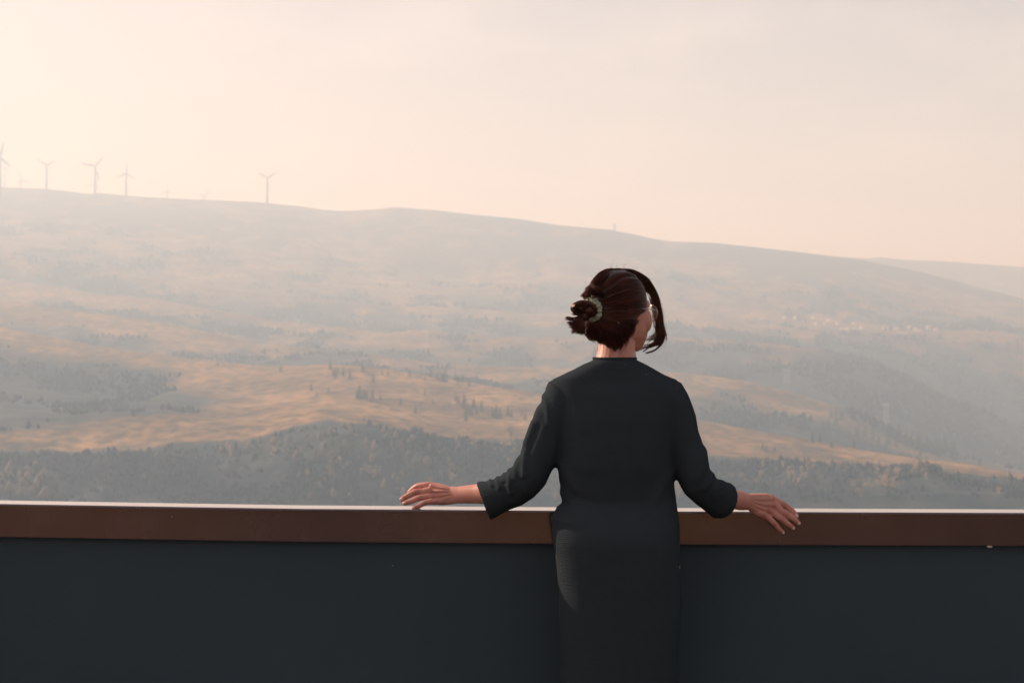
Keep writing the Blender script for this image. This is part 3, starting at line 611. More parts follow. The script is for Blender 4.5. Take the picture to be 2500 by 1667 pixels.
_X = 1250+_bc[:,0]*F/_bc[:,1]; _wl = np.clip((z2(915,0)[0]-_X)/16, 0, 1); _wr = np.clip((_X-z3(1095,0)[0])/16, 0, 1); _f = _f*np.where(_X < 1450, _wl, _wr)*.85
_bc += _bn*(_d*_f)[:,None]; body.data.vertices.foreach_set('co', _bc.ravel()); body.data.update()
nb_ = len(body.data.vertices); bc = np.empty(nb_*3, np.float32); body.data.vertices.foreach_get('co', bc); bc = bc.reshape(-1,3); blush = np.zeros(nb_)
for z, x, y, d, r0 in ((z2,600,195,4.40,13),(z2,590,285,4.39,13),(z2,610,366,4.38,12),(z2,640,436,4.37,12),(z2,385,225,4.42,9),(z2,372,300,4.395,9),(z2,430,382,4.38,9),(z2,505,456,4.362,8),(z2,300,290,4.43,8),(z2,200,395,4.40,11),(z2,235,455,4.38,10),(z2,360,522,4.36,10),
        (z3,1360,385,4.33,12),(z3,1400,478,4.32,12),(z3,1350,570,4.31,12),(z3,1290,640,4.31,11),(z3,1560,490,4.33,10),(z3,1590,620,4.31,10),(z3,1530,695,4.305,10),(z3,1425,760,4.30,9),(z3,1710,620,4.32,11),(z3,1740,725,4.31,11),(z3,1665,795,4.305,10),(z3,1515,855,4.30,10)):
    c_ = np.array(W(z,x,y,d)); blush = np.maximum(blush, np.exp(-((bc-c_)**2).sum(1)/(r0*.001)**2))
body.data.attributes.new('blush', 'FLOAT', 'POINT').data.foreach_set('value', blush.astype(np.float32))
_n, _l = M_skin.node_tree.nodes, M_skin.node_tree.links; _a = _n.new('ShaderNodeAttribute'); _a.attribute_name = 'blush'; _x = _n.new('ShaderNodeMix'); _x.data_type = 'RGBA'; _x.inputs[7].default_value = (.36,.115,.095,1)
_s = _n['Principled BSDF'].inputs['Base Color'].links[0].from_socket; _mm = _n.new('ShaderNodeMath'); _mm.operation = 'MULTIPLY'; _mm.inputs[1].default_value = .75
_l.new(_a.outputs['Fac'], _mm.inputs[0]); _l.new(_mm.outputs[0], _x.inputs[0]); _l.new(_s, _x.inputs[6]); _l.new(_x.outputs[2], _n['Principled BSDF'].inputs['Base Color'])
M_nail = mat('fingernail', (.66,.42,.36), .25, .5)
for z, p, rr, an in ((z2,(180,400,4.3955),.0055,25),(z2,(224,455,4.3795),.005,20),(z2,(350,523,4.359),.0048,25),(z3,(1737,640,4.3135),.0058,50),(z3,(1765,745,4.3065),.0060,45),(z3,(1687,815,4.3045),.0056,42),(z3,(1540,877,4.3035),.0052,42)):
    s = MB(); s.ell(W(z,*p), (rr*1.05, .0022, rr*.82), Matrix.Rotation(math.radians(an if z is z3 else -an), 3, 'Y'), 14, 8); attach(s.build('fingernail', M_nail, None, True))
for sg in (-1, 1):
    s = MB(); s.ell(hp(sg*.031,.078,.005), (.0115,.0115,.0115), HM); e = attach(s.build('eye', mat('eye_white', (.7,.66,.62), .2, .5), None, True))
    s = MB(); s.ell(hp(sg*.031,.0872,.005), (.0052,.0030,.0052), HM); i_ = s.build('iris', mat('dark_iris', (.04,.02,.012), .15, .6), None, True); i_.parent = e; i_.matrix_parent_inverse = e.matrix_basis.inverted()
# ---- sweater
def knit():
    m = mat('black_ribbed_knit', (.031,.039,.046), 1.0, .0); n, l = m.node_tree.nodes, m.node_tree.links; bs = n['Principled BSDF']
    bs.inputs['Sheen Weight'].default_value = .0; bs.inputs['Sheen Roughness'].default_value = .5; bs.inputs['Sheen Tint'].default_value = (.8,.65,.6,1)
    t = n.new('ShaderNodeTexCoord'); wv = n.new('ShaderNodeTexWave'); wv.bands_direction = 'Z'; wv.inputs['Scale'].default_value = 52; wv.inputs['Distortion'].default_value = 1.2; wv.inputs['Detail'].default_value = 1; wv.inputs['Detail Scale'].default_value = 3
    w2 = n.new('ShaderNodeTexWave'); w2.bands_direction = 'DIAGONAL'; w2.inputs['Scale'].default_value = 60; w2.inputs['Distortion'].default_value = 1.5
    ad = n.new('ShaderNodeMath'); ad.operation = 'MULTIPLY_ADD'; ad.inputs[1].default_value = .45
    bp = n.new('ShaderNodeBump'); bp.inputs['Strength'].default_value = .38; bp.inputs['Distance'].default_value = .0013
    l.new(t.outputs['Object'], wv.inputs[0]); l.new(t.outputs['Object'], w2.inputs[0]); l.new(w2.outputs['Fac'], ad.inputs[0]); l.new(wv.outputs['Fac'], ad.inputs[2]); l.new(ad.outputs[0], bp.inputs['Height']); l.new(bp.outputs[0], bs.inputs['Normal'])
    return m
M_knit = knit()
s = MB()
T4 = lambda l, r, y, d, th: (z4(l, y), z4(r, y), d, th)
s.loft(edge_rings([T4(782,1050,66,4.19,.070),T4(775,1060,78,4.188,.073),T4(720,1105,100,4.186,.074),T4(655,1170,135,4.187,.076),T4(585,1235,170,4.19,.080),T4(525,1310,198,4.195,.086),T4(505,1338,235,4.198,.094),T4(515,1335,300,4.20,.105),T4(530,1320,450,4.20,.118),T4(545,1305,600,4.20,.120),T4(550,1297,738,4.20,.118),T4(555,1298,830,4.205,.114),T4(568,1302,900,4.208,.110),T4(586,1308,955,4.208,.106),T4(582,1312,985,4.205,.106),T4(545,1317,1015,4.20,.110),T4(517,1325,1080,4.19,.118),T4(516,1328,1150,4.18,.124),T4(526,1330,1220,4.175,.126),T4(540,1332,1300,4.175,.126),T4(546,1334,1380,4.175,.126),T4(549,1335,1470,4.175,.125),T4(550,1335,1560,4.175,.125),T4(552,1333,1720,4.175,.124),T4(556,1329,1900,4.175,.123),T4(560,1325,2150,4.175,.121),T4(566,1318,2330,4.175,.118)], 44, 2.35))
s.loft(edge_rings([(z4(610,215),z4(760,430),4.2,.070),(z4(500,212),z4(690,450),4.2,.074),(z4(455,300),z4(640,540),4.2,.072),(z4(405,405),z4(612,610),4.2,.068),(z4(362,505),z4(590,690),4.2,.066),(z4(330,600),z4(548,745),4.2,.064),(z4(300,680),z4(510,808),4.198,.062),(z4(262,752),z4(482,862),4.20,.062),(z4(208,792),z4(400,950),4.215,.062),(z4(150,824),z4(322,1004),4.24,.060),(z4(90,843),z4(240,1034),4.268,.056),(z4(52,846),z4(170,1070),4.284,.054),(z4(30,852),z4(122,1094),4.294,.052),(z4(36,868),z4(120,1072),4.293,.044),(z4(80,876),z4(168,1040),4.28,.038)], 32, 2.1))
s.loft(edge_rings([(z4(1220,215),z4(1090,430),4.2,.070),(z4(1338,215),z4(1150,450),4.2,.074),(z4(1376,290),z4(1210,560),4.2,.072),(z4(1425,425),z4(1235,650),4.2,.068),(z4(1448,530),z4(1270,725),4.198,.066),(z4(1498,650),z4(1298,790),4.19,.064),(z4(1522,730),z4(1322,860),4.188,.062),(z4(1545,805),z4(1362,930),4.195,.062),(z4(1598,843),z4(1430,990),4.215,.060),(z4(1650,856),z4(1490,1036),4.235,.058),(z4(1685,885),z4(1545,1080),4.252,.056),(z4(1698,925),z4(1605,1080),4.268,.052),(z4(1694,960),z4(1645,1052),4.282,.046),(z4(1680,955),z4(1635,1035),4.285,.038),(z4(1650,940),z4(1605,1015),4.27,.034)], 32, 2.1))
sw = attach(s.build('sweater', M_knit))
evaluate(sw, [('REMESH', dict(mode='VOXEL', voxel_size=.0034, adaptivity=0)), ('SMOOTH', dict(factor=.5, iterations=7))])
sw.data.materials.clear(); sw.data.materials.append(M_knit)
nv = len(sw.data.vertices); co = np.empty(nv*3, np.float32); sw.data.vertices.foreach_get('co', co); co = co.reshape(-1,3)
no = np.empty(nv*3, np.float32); sw.data.vertices.foreach_get('normal', no); no = no.reshape(-1,3)
qx = 1250+co[:,0]*F/co[:,1]; qy = 833.5-(co[:,2]-CAMZ)*F/co[:,1]
def fold(pts, wd, amp):
    best = np.full(nv, 1e9)
    for (a, b_) in zip(pts[:-1], pts[1:]):
        a = np.array(a); d = np.array(b_)-a; t = np.clip(((qx-a[0])*d[0]+(qy-a[1])*d[1])/(d@d), 0, 1)
        best = np.minimum(best, np.hypot(qx-a[0]-t*d[0], qy-a[1]-t*d[1]))
    g_ = best/wd
    return amp*(np.exp(-g_*g_)-.45*np.exp(-(g_-2.1)**2))
dsp = np.zeros(nv)
for pts, wd, amp in (([z4(455,300),z4(480,380),z4(497,480)],5,.005),([z4(400,480),z4(350,600),z4(330,720),z4(338,810)],6,.0065),([z4(300,700),z4(270,770),z4(272,830)],5,.0055),([z4(240,770),z4(236,840),z4(252,925)],5,.0065),([z4(205,795),z4(200,840)],4,.005),([z4(165,822),z4(168,855),z4(178,892)],4.5,.005),([z4(120,835),z4(128,870)],4,.004),
    ([z4(430,380),z4(380,520),z4(350,600)],7,.004),([z4(556,740),z4(600,800),z4(660,900)],8,.005),([z4(575,925),z4(640,985),z4(740,1010)],8,.006),([z4(520,1080),z4(600,1110),z4(720,1100)],9,.005),([z4(1297,775),z4(1240,850),z4(1180,980)],9,.005),([z4(1500,640),z4(1480,760),z4(1440,840)],7,.005),([z4(1545,800),z4(1520,860),z4(1490,900)],6,.006),([z4(1600,845),z4(1580,900),z4(1560,960)],6,.005),
    ([z4(640,300),z4(700,500),z4(760,760)],16,.004),([z4(1240,300),z4(1180,500),z4(1120,780)],16,.004)):
    dsp += fold(pts, wd*1.15, amp*.62)
dsp += (fbm(co[:,0]*9+co[:,1]*5, co[:,2]*7, 3, 77)*.0045 + fbm(co[:,0]*28+co[:,1]*20, co[:,2]*12, 2, 79)*.0016)
for cc_ in (z4(915,66),): dsp *= np.clip((qy-cc_[1]-2)/30, .15, 1)
co += no*dsp[:,None]; sw.data.vertices.foreach_set('co', co.ravel()); sw.data.polygons.foreach_set('use_smooth', [True]*len(sw.data.polygons)); sw.data.update()
s = MB(); ring = edge_rings([T4(781,1051,64,4.19,.071)], 60, 2.3)[0]
s.tube(ring+[ring[0]], .0036, 8, False); o = s.build('collar', M_knit, None, True); attach(o)
# ---- trousers and shoes
M_tr = mat('black_trousers', (.043,.052,.058), 1.0, .0, bump=(60,.3,.004))
s = MB(); s.loft(edge_rings([((1366,1400),(1656,1400),4.175,.117),((1364,1500),(1658,1500),4.175,.119),((1366,1560),(1656,1560),4.175,.116),((1370,1640),(1652,1640),4.175,.110),((1378,1700),(1644,1700),4.175,.100)], 36, 2.3))
for sx, (x0, x1) in ((-1,(1376,1511)),(1,(1519,1652))):
    c0 = P((x0+x1)/2, 1400, 4.17).x
    s.rtube([(c0,4.17,.82),(c0,4.17,.70),(c0,4.175,.46),(c0,4.165,.28),(c0,4.15,.13)], [.082,.084,.080,.070,.064], 24)
tr = attach(s.build('trousers', M_tr)); evaluate(tr, [('REMESH', dict(mode='VOXEL', voxel_size=.006, adaptivity=0)), ('SMOOTH', dict(factor=.5, iterations=5))])
tr.data.materials.clear(); tr.data.materials.append(M_tr); tr.data.polygons.foreach_set('use_smooth', [True]*len(tr.data.polygons))
M_shoe = mat('black_leather', (.02,.02,.02), .45, .4)
for sx, (x0, x1) in ((-1,(1376,1511)),(1,(1519,1652))):
    c0 = P((x0+x1)/2, 1400, 4.17).x
    s = MB(); s.rtube([(c0,4.105,.050),(c0,4.17,.050),(c0+sx*.008,4.24,.036),(c0+sx*.012,4.285,.032)], [.042,.046,.042,.031], 18)
    sh = attach(s.build('shoe', M_shoe, None, True))
    s = MB(); s.loft([[Vector((c0+sx*.008+math.cos(q)*.043*(1.1 if math.sin(q) > 0 else .9), 4.185+math.sin(q)*.128, z)) for q in [2*math.pi*k/24 for k in range(24)]] for z in (.001,.016)]); so_ = s.build('sole', M_shoe); so_.parent = sh; so_.matrix_parent_inverse = sh.matrix_basis.inverted() @ sh.matrix_parent_inverse.inverted()
# ---- hair
M_hair = mat('dark_auburn_hair', (.040,.0135,.0095),  .30, .55, Specular_Tint=(1,.55,.42,1))
hbs = M_hair.node_tree.nodes['Principled BSDF']; hbs.inputs['Coat Weight'].default_value = .0; hbs.inputs['Coat Roughness'].default_value = .3; hbs.inputs['Coat Tint'].default_value = (1,.55,.4,1)
_n, _l = M_hair.node_tree.nodes, M_hair.node_tree.links
_t = _n.new('ShaderNodeTexNoise'); _t.inputs['Scale'].default_value = 45; _c = _n.new('ShaderNodeTexCoord'); _r = _n.new('ShaderNodeValToRGB')
_r.color_ramp.elements[0].position = .35; _r.color_ramp.elements[0].color = (.0030,.0042,.0052,1); _r.color_ramp.elements[1].position = .80; _r.color_ramp.elements[1].color = (.075,.018,.011,1)
_l.new(_c.outputs['Object'], _t.inputs[0]); _a = _n.new('ShaderNodeAttribute'); _a.attribute_name = 'tone'; _m = _n.new('ShaderNodeMath'); _m.operation = 'MULTIPLY_ADD'; _m.inputs[1].default_value = .30; _m2 = _n.new('ShaderNodeMath'); _m2.operation = 'MULTIPLY'; _m2.inputs[1].default_value = .85
_l.new(_t.outputs[0], _m2.inputs[0]); _l.new(_a.outputs['Fac'], _m.inputs[0]); _l.new(_m2.outputs[0], _m.inputs[2]); _l.new(_m.outputs[0], _r.inputs[0]); _l.new(_r.outputs[0], hbs.inputs['Base Color'])
_tr = _n.new('ShaderNodeBsdfTranslucent'); _tr.inputs[0].default_value = (.75,.19,.09,1); _ms = _n.new('ShaderNodeMixShader'); _ms.inputs[0].default_value = .10
_o = _n['Material Output']; _l.new(hbs.outputs[0], _ms.inputs[1]); _l.new(_tr.outputs[0], _ms.inputs[2]); _l.new(_ms.outputs[0], _o.inputs[0])
HR = np.array(HM); HCn = np.array(HC)
C0 = np.array((0,-.012,.035)); E1 = np.array((.081,.100,.094)); C2 = np.array((0,-.034,-.018)); E2 = np.array((.076,.076,.074))
def rad_dir(d):                   # d (...,3) unit, from C0 -> distance to the outer surface of the hair
    r1 = 1/np.sqrt(((d/E1)**2).sum(-1))
    o = (C0-C2)/E2; dd = d/E2; A_ = (dd**2).sum(-1); B_ = (o*dd).sum(-1); Cc = (o**2).sum()-1
    rr = (-B_+np.sqrt(np.maximum(B_*B_-A_*Cc, 0)))/A_
    return np.log(np.exp(r1*160)+np.exp(rr*160))/160-.0025
DB = np.array((0,-.975,-.2)); DB /= np.linalg.norm(DB); UP = np.array((0,0,1.))-DB*DB[2]; UP /= np.linalg.norm(UP); SIDE = np.cross(DB, UP)
THM = lambda ph: np.radians(np.interp(np.abs(((np.degrees(ph)+180)%360)-180), [0,60,112,133,139,145,151,162,180], [146,150,149,144,126,106,91,74,64]))
def dirs(ph, th): return DB*np.cos(th)[...,None]+(UP*np.cos(ph)[...,None]+SIDE*np.sin(ph)[...,None])*np.sin(th)[...,None]
def toworld(p): return p @ HR.T + HCn
def tubes(paths, r, seg=3, taper=.25):      # paths (N,K,3) -> arrays
    Nn, Kk = paths.shape[:2]; t = np.gradient(paths, axis=1); t /= np.linalg.norm(t, axis=-1, keepdims=True)+1e-9
    ref = np.array((.3,.2,.93)); a = np.cross(t, ref); a /= np.linalg.norm(a, axis=-1, keepdims=True)+1e-9; b_ = np.cross(t, a)
    pr = np.linspace(0,1,Kk); prof = np.minimum(1, taper+(1-taper)*np.minimum(pr*8, (1-pr)*4)); R_ = (np.asarray(r)*np.ones(Nn))[:,None]*prof
    ang = np.arange(seg)*2*math.pi/seg
    V = paths[:,:,None]+R_[...,None,None]*(a[:,:,None]*np.cos(ang)[:,None]+b_[:,:,None]*np.sin(ang)[:,None])
    base = (np.arange(Nn)*Kk*seg)[:,None,None]+(np.arange(Kk-1)*seg)[None,:,None]; k = np.arange(seg)[None,None]; k2 = (k+1)%seg
    Fq = np.stack([base+k, base+k2, base+seg+k2, base+seg+k], -1).reshape(-1,4)
    return V.reshape(-1,3), Fq
class Strands:
    def __init__(s): s.V = []; s.F = []; s.n = 0; s.T = []
    def add(s, paths, r, tone=None, **kw):
        v, f = tubes(paths, r, **kw); s.V.append(v); s.F.append(f+s.n); s.n += len(v); q = len(v)//len(paths); s.T.append(np.repeat(rg.random(len(paths))*.7+(.3*rg.random() if tone is None else tone*.6), q))
    def build(s, name, m, parent):
        o = mesh_np(name, np.concatenate(s.V), np.concatenate(s.F), m, parent, True)
        o.data.attributes.new('tone', 'FLOAT', 'POINT').data.foreach_set('value', np.concatenate(s.T).astype(np.float32)); return o
rg = np.random.default_rng(21)
def spl(pts, K_):                 # (...,m,3) control -> (...,K,3) catmull-rom
    pts = np.asarray(pts, float); m = pts.shape[-2]; u = np.linspace(0, m-1-1e-6, K_); i = u.astype(int); t = (u-i)[:,None]
    g_ = lambda q: pts[..., np.clip(q,0,m-1), :]
    p0,p1,p2,p3 = g_(i-1), g_(i), g_(i+1), g_(i+2)
    return .5*(2*p1+(p2-p0)*t+(2*p0-5*p1+4*p2-p3)*t*t+(3*p1-p0-3*p2+p3)*t**3)
hairroot = None
# scalp cap
nph, nth = 96, 40
ph = np.linspace(0, 2*math.pi, nph, endpoint=False); u = np.linspace(.06, 1, nth)
PHg, Ug = np.meshgrid(ph, u, indexing='ij'); dd = dirs(PHg, Ug*THM(PHg)); rr = rad_dir(dd)*(1-.035*Ug**6)-.002+.0012*np.sin(PHg*37+3*np.sin(Ug*5))
capv = toworld(C0+dd*rr[...,None]).reshape(-1,3)
i_, j_ = np.meshgrid(np.arange(nph), np.arange(nth-1), indexing='ij')
capf = np.stack([i_*nth+j_, ((i_+1)%nph)*nth+j_, ((i_+1)%nph)*nth+j_+1, i_*nth+j_+1], -1).reshape(-1,4)
hair = attach(mesh_np('hair', capv, capf, M_hair)); evaluate(hair, [('SOLIDIFY', dict(thickness=.005, offset=-1 if True else 1))])
S_ = Strands(); Nn, Kk = 5200, 16
ncl = 150; cph = rg.uniform(0, 2*math.pi, ncl); clift = rg.normal(0, .0036, ncl); csw = rg.normal(0, .10, ncl); cend = rg.uniform(.05, .28, ncl)
ci = rg.integers(0, ncl, Nn); p_ = cph[ci]+rg.normal(0, .035, Nn); t_ = np.linspace(0, 1, Kk)
th0 = THM(p_)*np.where(rg.random(Nn) < .45, rg.uniform(.93,1.0,Nn), rg.uniform(.35,1,Nn)); th = th0[:,None]*(1-t_)+(cend[ci]*.9+.08)[:,None]*t_
phw = p_[:,None]+csw[ci][:,None]*np.sin(t_*math.pi)+rg.normal(0,.02,Nn)[:,None]*t_
dd = dirs(phw, th); lift = (clift[ci]+rg.normal(0,.0010,Nn))[:,None]*np.sin(np.clip(t_*1.15,0,1)*math.pi)+.0012+rg.uniform(-.001,.0018,Nn)[:,None]
front = np.clip((th/THM(phw)-.88)/.12, 0, 1)
rr = rad_dir(dd)*(1-.030*front**2)+lift
ctone = rg.random(ncl)**2
S_.add(toworld(C0+dd*rr[...,None]), rg.uniform(.00045,.0010,Nn), tone=ctone[ci])
Z1 = lambda x, y, d: np.array(P(1340+x/5.808, 630+y/5.808, d))
def bundle(ctrl, n, sp, r, K_=22, grow=None, swirl=0):      # ctrl points + isotropic spread
    c = np.array(ctrl); off = rg.normal(0, 1, (n,1,3)); off /= np.maximum(1, np.linalg.norm(off, axis=-1, keepdims=True)/1.6)
    g = np.ones(len(c)) if grow is None else np.array(grow); w_ = rg.normal(0, 1, (n,len(c),3))*.12
    return spl(c[None]+(off+w_)*sp*g[None,:,None], K_)
# messy tufts standing out above the bun
for (a, b_, c_, n) in (((760,330,4.13),(640,400,4.12),(535,430,4.12),60),((720,420,4.12),(600,430,4.11),(520,455,4.115),50),((700,480,4.11),(560,490,4.105),(465,540,4.11),70),((690,520,4.11),(580,520,4.10),(500,570,4.11),50),((760,560,4.105),(700,450,4.09),(620,400,4.10),60),((900,230,4.16),(720,300,4.12),(600,420,4.11),60)):
    S_.add(bundle([Z1(*a), Z1(*b_), Z1(*c_)], n, .005, rg.uniform(.0004,.0009,n), 10, [.8,1.1,.7]), rg.uniform(.0004,.0009,n))  if False else S_.add(bundle([Z1(*a), Z1(*b_), Z1(*c_)], n, .005, None, 10, [.8,1.1,.7]), rg.uniform(.0004,.0009,n))
# the lock falling over the right side of the face
inn = [(990,235,4.215),(1130,265,4.235),(1290,350,4.25),(1430,500,4.268),(1487,700,4.275),(1505,850,4.275),(1545,970,4.272),(1530,1090,4.266),(1440,1200,4.258),(1275,1290,4.25)]
outr = [(1010,165,4.215),(1190,176,4.238),(1395,287,4.255),(1525,490,4.27),(1597,735,4.275),(1618,930,4.275),(1645,1080,4.27),(1600,1215,4.262),(1500,1310,4.255),(1380,1352,4.25)]
inn = np.array([Z1(*p) for p in inn]); outr = np.array([Z1(*p) for p in outr])
def lock(n, lo, hi, r, k0=0, k1=10, jit=.0012, dep=.006):
    s_ = rg.uniform(lo, hi, n)[:,None,None]; c = inn[None,k0:k1]*(1-s_)+outr[None,k0:k1]*s_
    c = c+rg.normal(0,jit,(n,1,3))+rg.normal(0,jit*.5,(n,k1-k0,3)); c[:,:,1] += rg.uniform(-dep,dep,(n,1)); return c
for k_ in range(15):
    lo = .02+.76*k_/14+rg.uniform(-.02,.02); n_ = int(rg.integers(20,40)); a = lock(n_, lo, lo+.05, None, 0, 10, .0007); a[:,6:] += rg.normal(0,.0022,(1,4,3)); a = spl(a, 34); e_ = int(rg.integers(27,35)); S_.add(a[:,:e_], rg.uniform(.0005,.0010,n_))
a = lock(110, .15, .74, None); a = spl(a, 30); S_.add(a[:,:24], rg.uniform(.0005,.0010,110))
for k_ in range(9):
    x0 = rg.uniform(-.25,.1); a = lock(3, x0, x0+.04, None, 3, 10, .0012); a[:,3:] += rg.normal(0,.005,(1,4,3)); S_.add(spl(a, 22)[:,:int(rg.integers(14,22))], .00028)
for k_ in range(8):
    x0 = rg.uniform(.95,1.15); a = lock(2, x0, x0+.04, None, 2, 10, .0015); a[:,3:] += rg.normal(0,.004,(1,5,3)); S_.add(spl(a, 22)[:,:int(rg.integers(14,22))], .00022)
a = lock(46, .90, 1.0, None, 0, 10, .0008); S_.add(spl(a, 30), rg.uniform(.0004,.0008,46))
a = lock(260, -.2, 1.0, None, 0, 4, .002, .012); S_.add(spl(a, 12), rg.uniform(.0005,.0010,260))
for e0, e1, n in (((1520,1080),(1375,1160),14),((1540,1130),(1345,1240),16),((1560,1180),(1290,1270),16),((1530,960),(1400,1130),8),((1525,1010),(1390,1150),8)):
    m0 = ((e0[0]+e1[0])/2+40, (e0[1]+e1[1])/2+22); m1 = (1515, e0[1]-180)
    S_.add(bundle([Z1(*m1,4.27),Z1(*e0,4.268),Z1(*m0,4.262),Z1(*e1,4.252)], n, .0016, None, 16, [1,1,1.3,.9]), rg.uniform(.0003,.0006,n))
for q in range(5): S_.add(bundle([Z1(1600,800,4.275),Z1(1632,960+q*8,4.275),Z1(1655+q*3,1080,4.27),Z1(1680-q*6,1160+q*10,4.265)], 3, .001, None, 14), rg.uniform(.0002,.0004,3))
# side hair in front of the ear and nape
for a, b_, c_, n in (((1290,760,4.17),(1305,900,4.18),(1290,1060,4.185),22),((1330,800,4.185),(1345,950,4.19),(1330,1120,4.19),14),((1250,760,4.16),(1265,860,4.165),(1240,960,4.165),30)):
    S_.add(bundle([Z1(*a), Z1(*b_), Z1(*c_)], n, .003, None, 12, [1,1,.6]), rg.uniform(.0003,.0006,n))
for (x0,y0,x1,y1,x2,y2,n) in ((760,1020,800,1150,880,1260,60),(850,1080,900,1200,950,1290,70),(980,1080,1000,1190,1010,1270,60),(1090,1000,1100,1120,1080,1220,40),(640,1000,600,1110,650,1160,60),(700,1040,720,1140,760,1200,60),(580,930,545,1040,600,1140,50),(1170,900,1180,1010,1150,1100,30)):
    dy = lambda x: 4.12+.00007*abs(x-900)*.9
    S_.add(bundle([Z1(x0,y0,dy(x0)-.022), Z1(x1,y1,dy(x1)-.008), Z1(x2,y2,dy(x2)+.004)], n, .0045, None, 12, [1.6,1.4,1.3]), rg.uniform(.0004,.0009,n))
for q in range(26):               # wisps down the neck
    x0 = rg.uniform(640,1120); S_.add(np.array([spl([Z1(x0,1180,4.128), Z1(x0+rg.uniform(-30,30),1300,4.126), Z1(x0+rg.uniform(-70,70),rg.uniform(1330,1500),4.118)], 10)]), .00022)
for q in range(70):               # flyaways round the crown
    a0 = rg.uniform(-1.7, 1.6); x0, y0 = 985+440*math.sin(a0), 560-410*math.cos(a0); ln = rg.uniform(30,130); t0 = a0+rg.uniform(-1.2,1.2)
    S_.add(np.array([spl([Z1(x0,y0,4.2), Z1(x0+ln*.5*math.sin(t0),y0-ln*.5*math.cos(t0),4.2), Z1(x0+ln*math.sin(t0+.5),y0-ln*math.cos(t0+.5),4.2+rg.uniform(-.02,.02))], 9)]), .00016)
st = S_.build('strands', M_hair, None); st.parent = hair; st.matrix_parent_inverse = (hair.matrix_parent_inverse).inverted() if False else Matrix.Identity(4)
# the bun: a folded loop of hair with its ends fanned out below
B_ = Strands(); bd = 4.105
core = MB(); core.ell(Z1(455,712,bd), (.0215,.020,.0185), None, 24, 16); core.ell(Z1(560,740,bd+.004), (.0200,.024,.0235), None, 24, 16); core.ell(Z1(520,830,bd), (.014,.014,.014), None, 20, 12)
core.rtube([Z1(610,740,bd+.004), Z1(740,720,bd+.045)], [.020,.022], 16)
core.build('bun_core', M_hair, None, True)
bun = bpy.data.objects['bun_core']; bun.name = 'hair_bun'; evaluate(bun, [('REMESH', dict(mode='VOXEL', voxel_size=.002, adaptivity=0)), ('SMOOTH', dict(factor=.5, iterations=6))])
bun.data.materials.clear(); bun.data.materials.append(M_hair); bun.data.polygons.foreach_set('use_smooth', [True]*len(bun.data.polygons)); bun.parent = hair
n = 420; f = rg.uniform(-1,1,n); g = rg.normal(0,1,n)       # f: across the loop in depth
ctrl = []
for (x, y, k_) in ((650,690,.35),(560,615,.75),(440,606,1.0),(345,650,1.0),(312,720,1.0),(350,780,.9),(420,812,.45),(470,822,.2)):
    ctrl.append((x, y, k_))
pth = np.zeros((n, len(ctrl), 3)); inw = rg.uniform(0, .38, n)**1.2
for q, (x, y, k_) in enumerate(ctrl):
    X_ = x+(470-x)*(inw+.25*f*f*k_); Y_ = y+(715-y)*(inw+.25*f*f*k_); dpt = bd-f*.022*k_-.004
    for i in range(n): pth[i,q] = Z1(X_[i]+rg.normal(0,3), Y_[i]+rg.normal(0,3), dpt[i]+rg.normal(0,.0006))
B_.add(spl(pth, 24), rg.uniform(.0005,.0010,n))
n = 300; f = rg.uniform(-1,1,n); pth = np.zeros((n,5,3))    # back lobe, wound round the tie
for q, (x, y, k_) in enumerate(((470,820,.3),(500,700,.9),(560,640,1.),(640,700,.8),(640,800,.5))):
    for i in range(n): pth[i,q] = Z1(x+f[i]*46*k_+rg.normal(0,5), y+abs(f[i])*10+rg.normal(0,5), bd-.022*k_*math.cos(f[i]*1.3)+rg.normal(0,.0008))
B_.add(spl(pth, 20), rg.uniform(.0005,.0010,n))
for (x, y, n) in ((250,870,34),(275,930,34),(300,975,32),(335,1045,46),(400,1045,46),(440,1050,50),(465,1060,46),(480,1040,30),(512,1080,14),(350,1000,30)):
    mx_, my_ = (450+x)/2+12, (830+y)/2+ (18 if x < 320 else -4)
    ends = [Z1(455,812,bd-.006), Z1(mx_,my_,bd-.010), Z1(x+16,y-12,bd-.008), Z1(x-6,y+(-10 if x < 320 else 10),bd-.006)]
    B_.add(bundle(ends, n, .0032, None, 14, [.5,1.1,1.2,1.2]), rg.uniform(.0004,.0009,n))
for (x, y) in ((315,790),(330,800)): B_.add(bundle([Z1(470,815,bd), Z1(400,808,bd), Z1(x,y,bd)], 8, .001, None, 10), rg.uniform(.0003,.0006,8))
bs_ = B_.build('bun_strands', M_hair, None); bs_.name = 'loose_ends'; bs_.parent = bun
# scrunchie
M_scr = mat('sage_green_cotton', (.30,.33,.26), .85, .15, bump=(220,.4,.0012))
ax = Vector(hp(0,-1,-.12)-hp(0,0,0)).normalized(); cen = hp(.004,-.112,.010); e1 = ax.orthogonal().normalized(); e2 = ax.cross(e1)
V_, F_ = [], []; nu, nv_ = 180, 16
for i in range(nu):
    a = 2*math.pi*i/nu; ruf = .0026*math.sin(a*17)+.0016*math.sin(a*29+1)+.001*math.sin(a*43+2); rc = e1*math.cos(a)+e2*math.sin(a)
    for k in range(nv_):
        b2 = 2*math.pi*k/nv_; r2_ = .0092*(1+.10*math.sin(a*13+1.5*math.sin(b2))+.09*math.sin(a*7+2))+.0009*math.sin(a*31+b2*2)
        V_.append(cen+rc*(.0275+ruf*.6+r2_*math.cos(b2))+ax*(r2_*.95*math.sin(b2)+ruf*.8*math.sin(b2*1.0+a)))
for i in range(nu):
    for k in range(nv_): F_.append((i*nv_+k, ((i+1)%nu)*nv_+k, ((i+1)%nu)*nv_+(k+1)%nv_, i*nv_+(k+1)%nv_))
attach(mesh_np('scrunchie', V_, F_, M_scr))
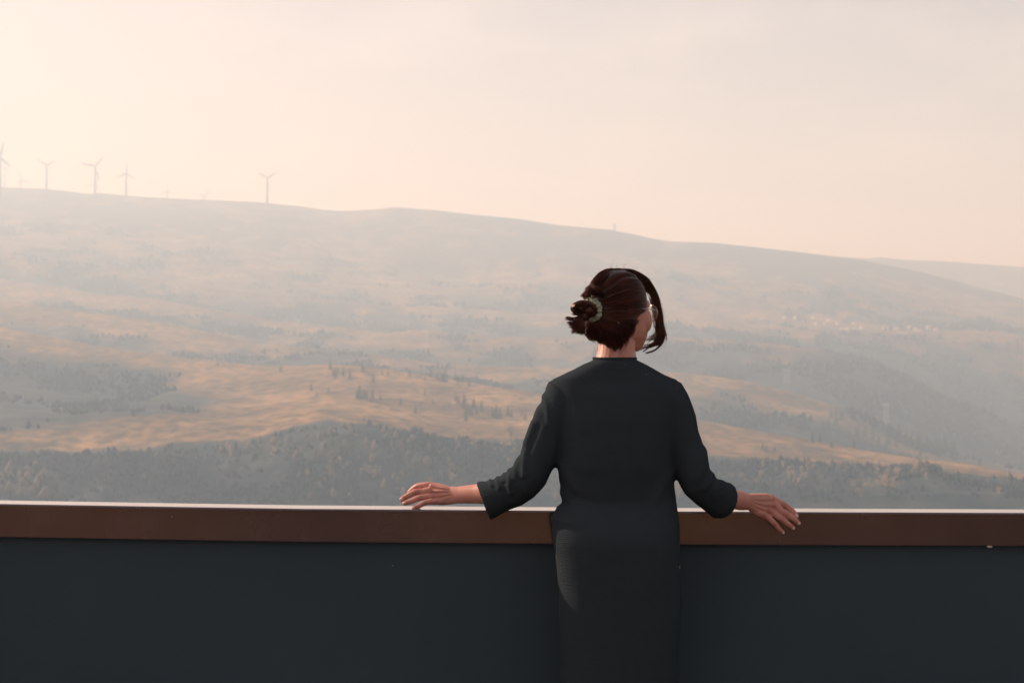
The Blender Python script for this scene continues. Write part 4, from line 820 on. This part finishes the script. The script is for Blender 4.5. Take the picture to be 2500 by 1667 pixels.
# glasses
M_wire = mat('thin_metal_wire', (.55,.42,.34), .25, .5, metallic=.9)
M_lens = mat('spectacle_lens', (1,1,1), .02, .5, Transmission_Weight=.92, IOR=1.45)
s = MB()
for sg in (-1, 1):
    c = (sg*.034,.104,.000)
    pts = [hp(c[0]+.0265*math.cos(q), c[1]-.10*abs(c[0]+.0265*math.cos(q))**1.6*4, c[2]+.0245*math.sin(q)) for q in [2*math.pi*k/32 for k in range(33)]]
    s.tube(pts, .0009, 6, False)
    s.tube([hp(sg*.060,.094,.008), hp(sg*.071,.086,.010), hp(sg*.076,.040,.012), hp(sg*.078,-.010,.010), hp(sg*.077,-.022,-.006)], .0010, 6)
s.tube([hp(-.009,.102,.004), hp(0,.107,.007), hp(.009,.102,.004)], .0010, 6)
gl = attach(s.build('glasses', M_wire, None, True))
for sg in (-1, 1):
    V_ = []; F_ = []; m_ = 24
    for side in (0, .0012):
        for k in range(m_):
            q = 2*math.pi*k/m_; xx = sg*.034+.0255*math.cos(q); V_.append(hp(xx, .104-.10*abs(xx)**1.6*4+side-.0006, .0235*math.sin(q)))
    F_ = [tuple(range(m_)), tuple(reversed(range(m_, 2*m_)))]+[(k, m_+k, m_+(k+1)%m_, (k+1)%m_) for k in range(m_)]
    lo_ = mesh_np('lens', V_, F_, M_lens, None, False); lo_.parent = gl
for o in (st, bun, bs_):
    pass
# ------------------------------------------------------------------ tiny insects drifting in the sun
M_fly = mat('insect_body', (.55,.50,.42), .4, .4); M_wing = mat('insect_wing', (.75,.72,.66), .3, .5)
for (X, Y, d, sz, lab) in ((1510,788,4.02,.9,'tiny pale insect in front of the back of her hair'),(1526,891,4.02,.7,'tiny pale insect near the collar of the black sweater'),(1578,914,4.02,.8,'tiny pale insect over her right shoulder blade'),
    (959,1380,4.1,1.0,'tiny pale insect in front of the dark infill, brightest one'),(420,1261,4.2,.9,'tiny pale insect in front of the russet beam at left'),(1039,1129,4.2,.8,'tiny pale insect in the air above the left hand'),(176,1427,4.2,.6,'tiny faint insect before the dark infill at far left')):
    root = empty('insect', P(X, Y, d), random.random()*3); tag(root, lab, 'insect', 'tiny insects in the air')
    s = MB(); s.ell((0,0,0), (.0012*sz,.0005*sz,.0005*sz), None, 10, 6); s.build('body', M_fly, root, True)
    for sg in (-1, 1):
        s = MB(); s.ell((-.0002,sg*.0011*sz,.0004*sz), (.0008*sz,.0013*sz,.00015*sz), Matrix.Rotation(sg*.5,3,'X'), 10, 6); s.build('wing', M_wing, root, True)
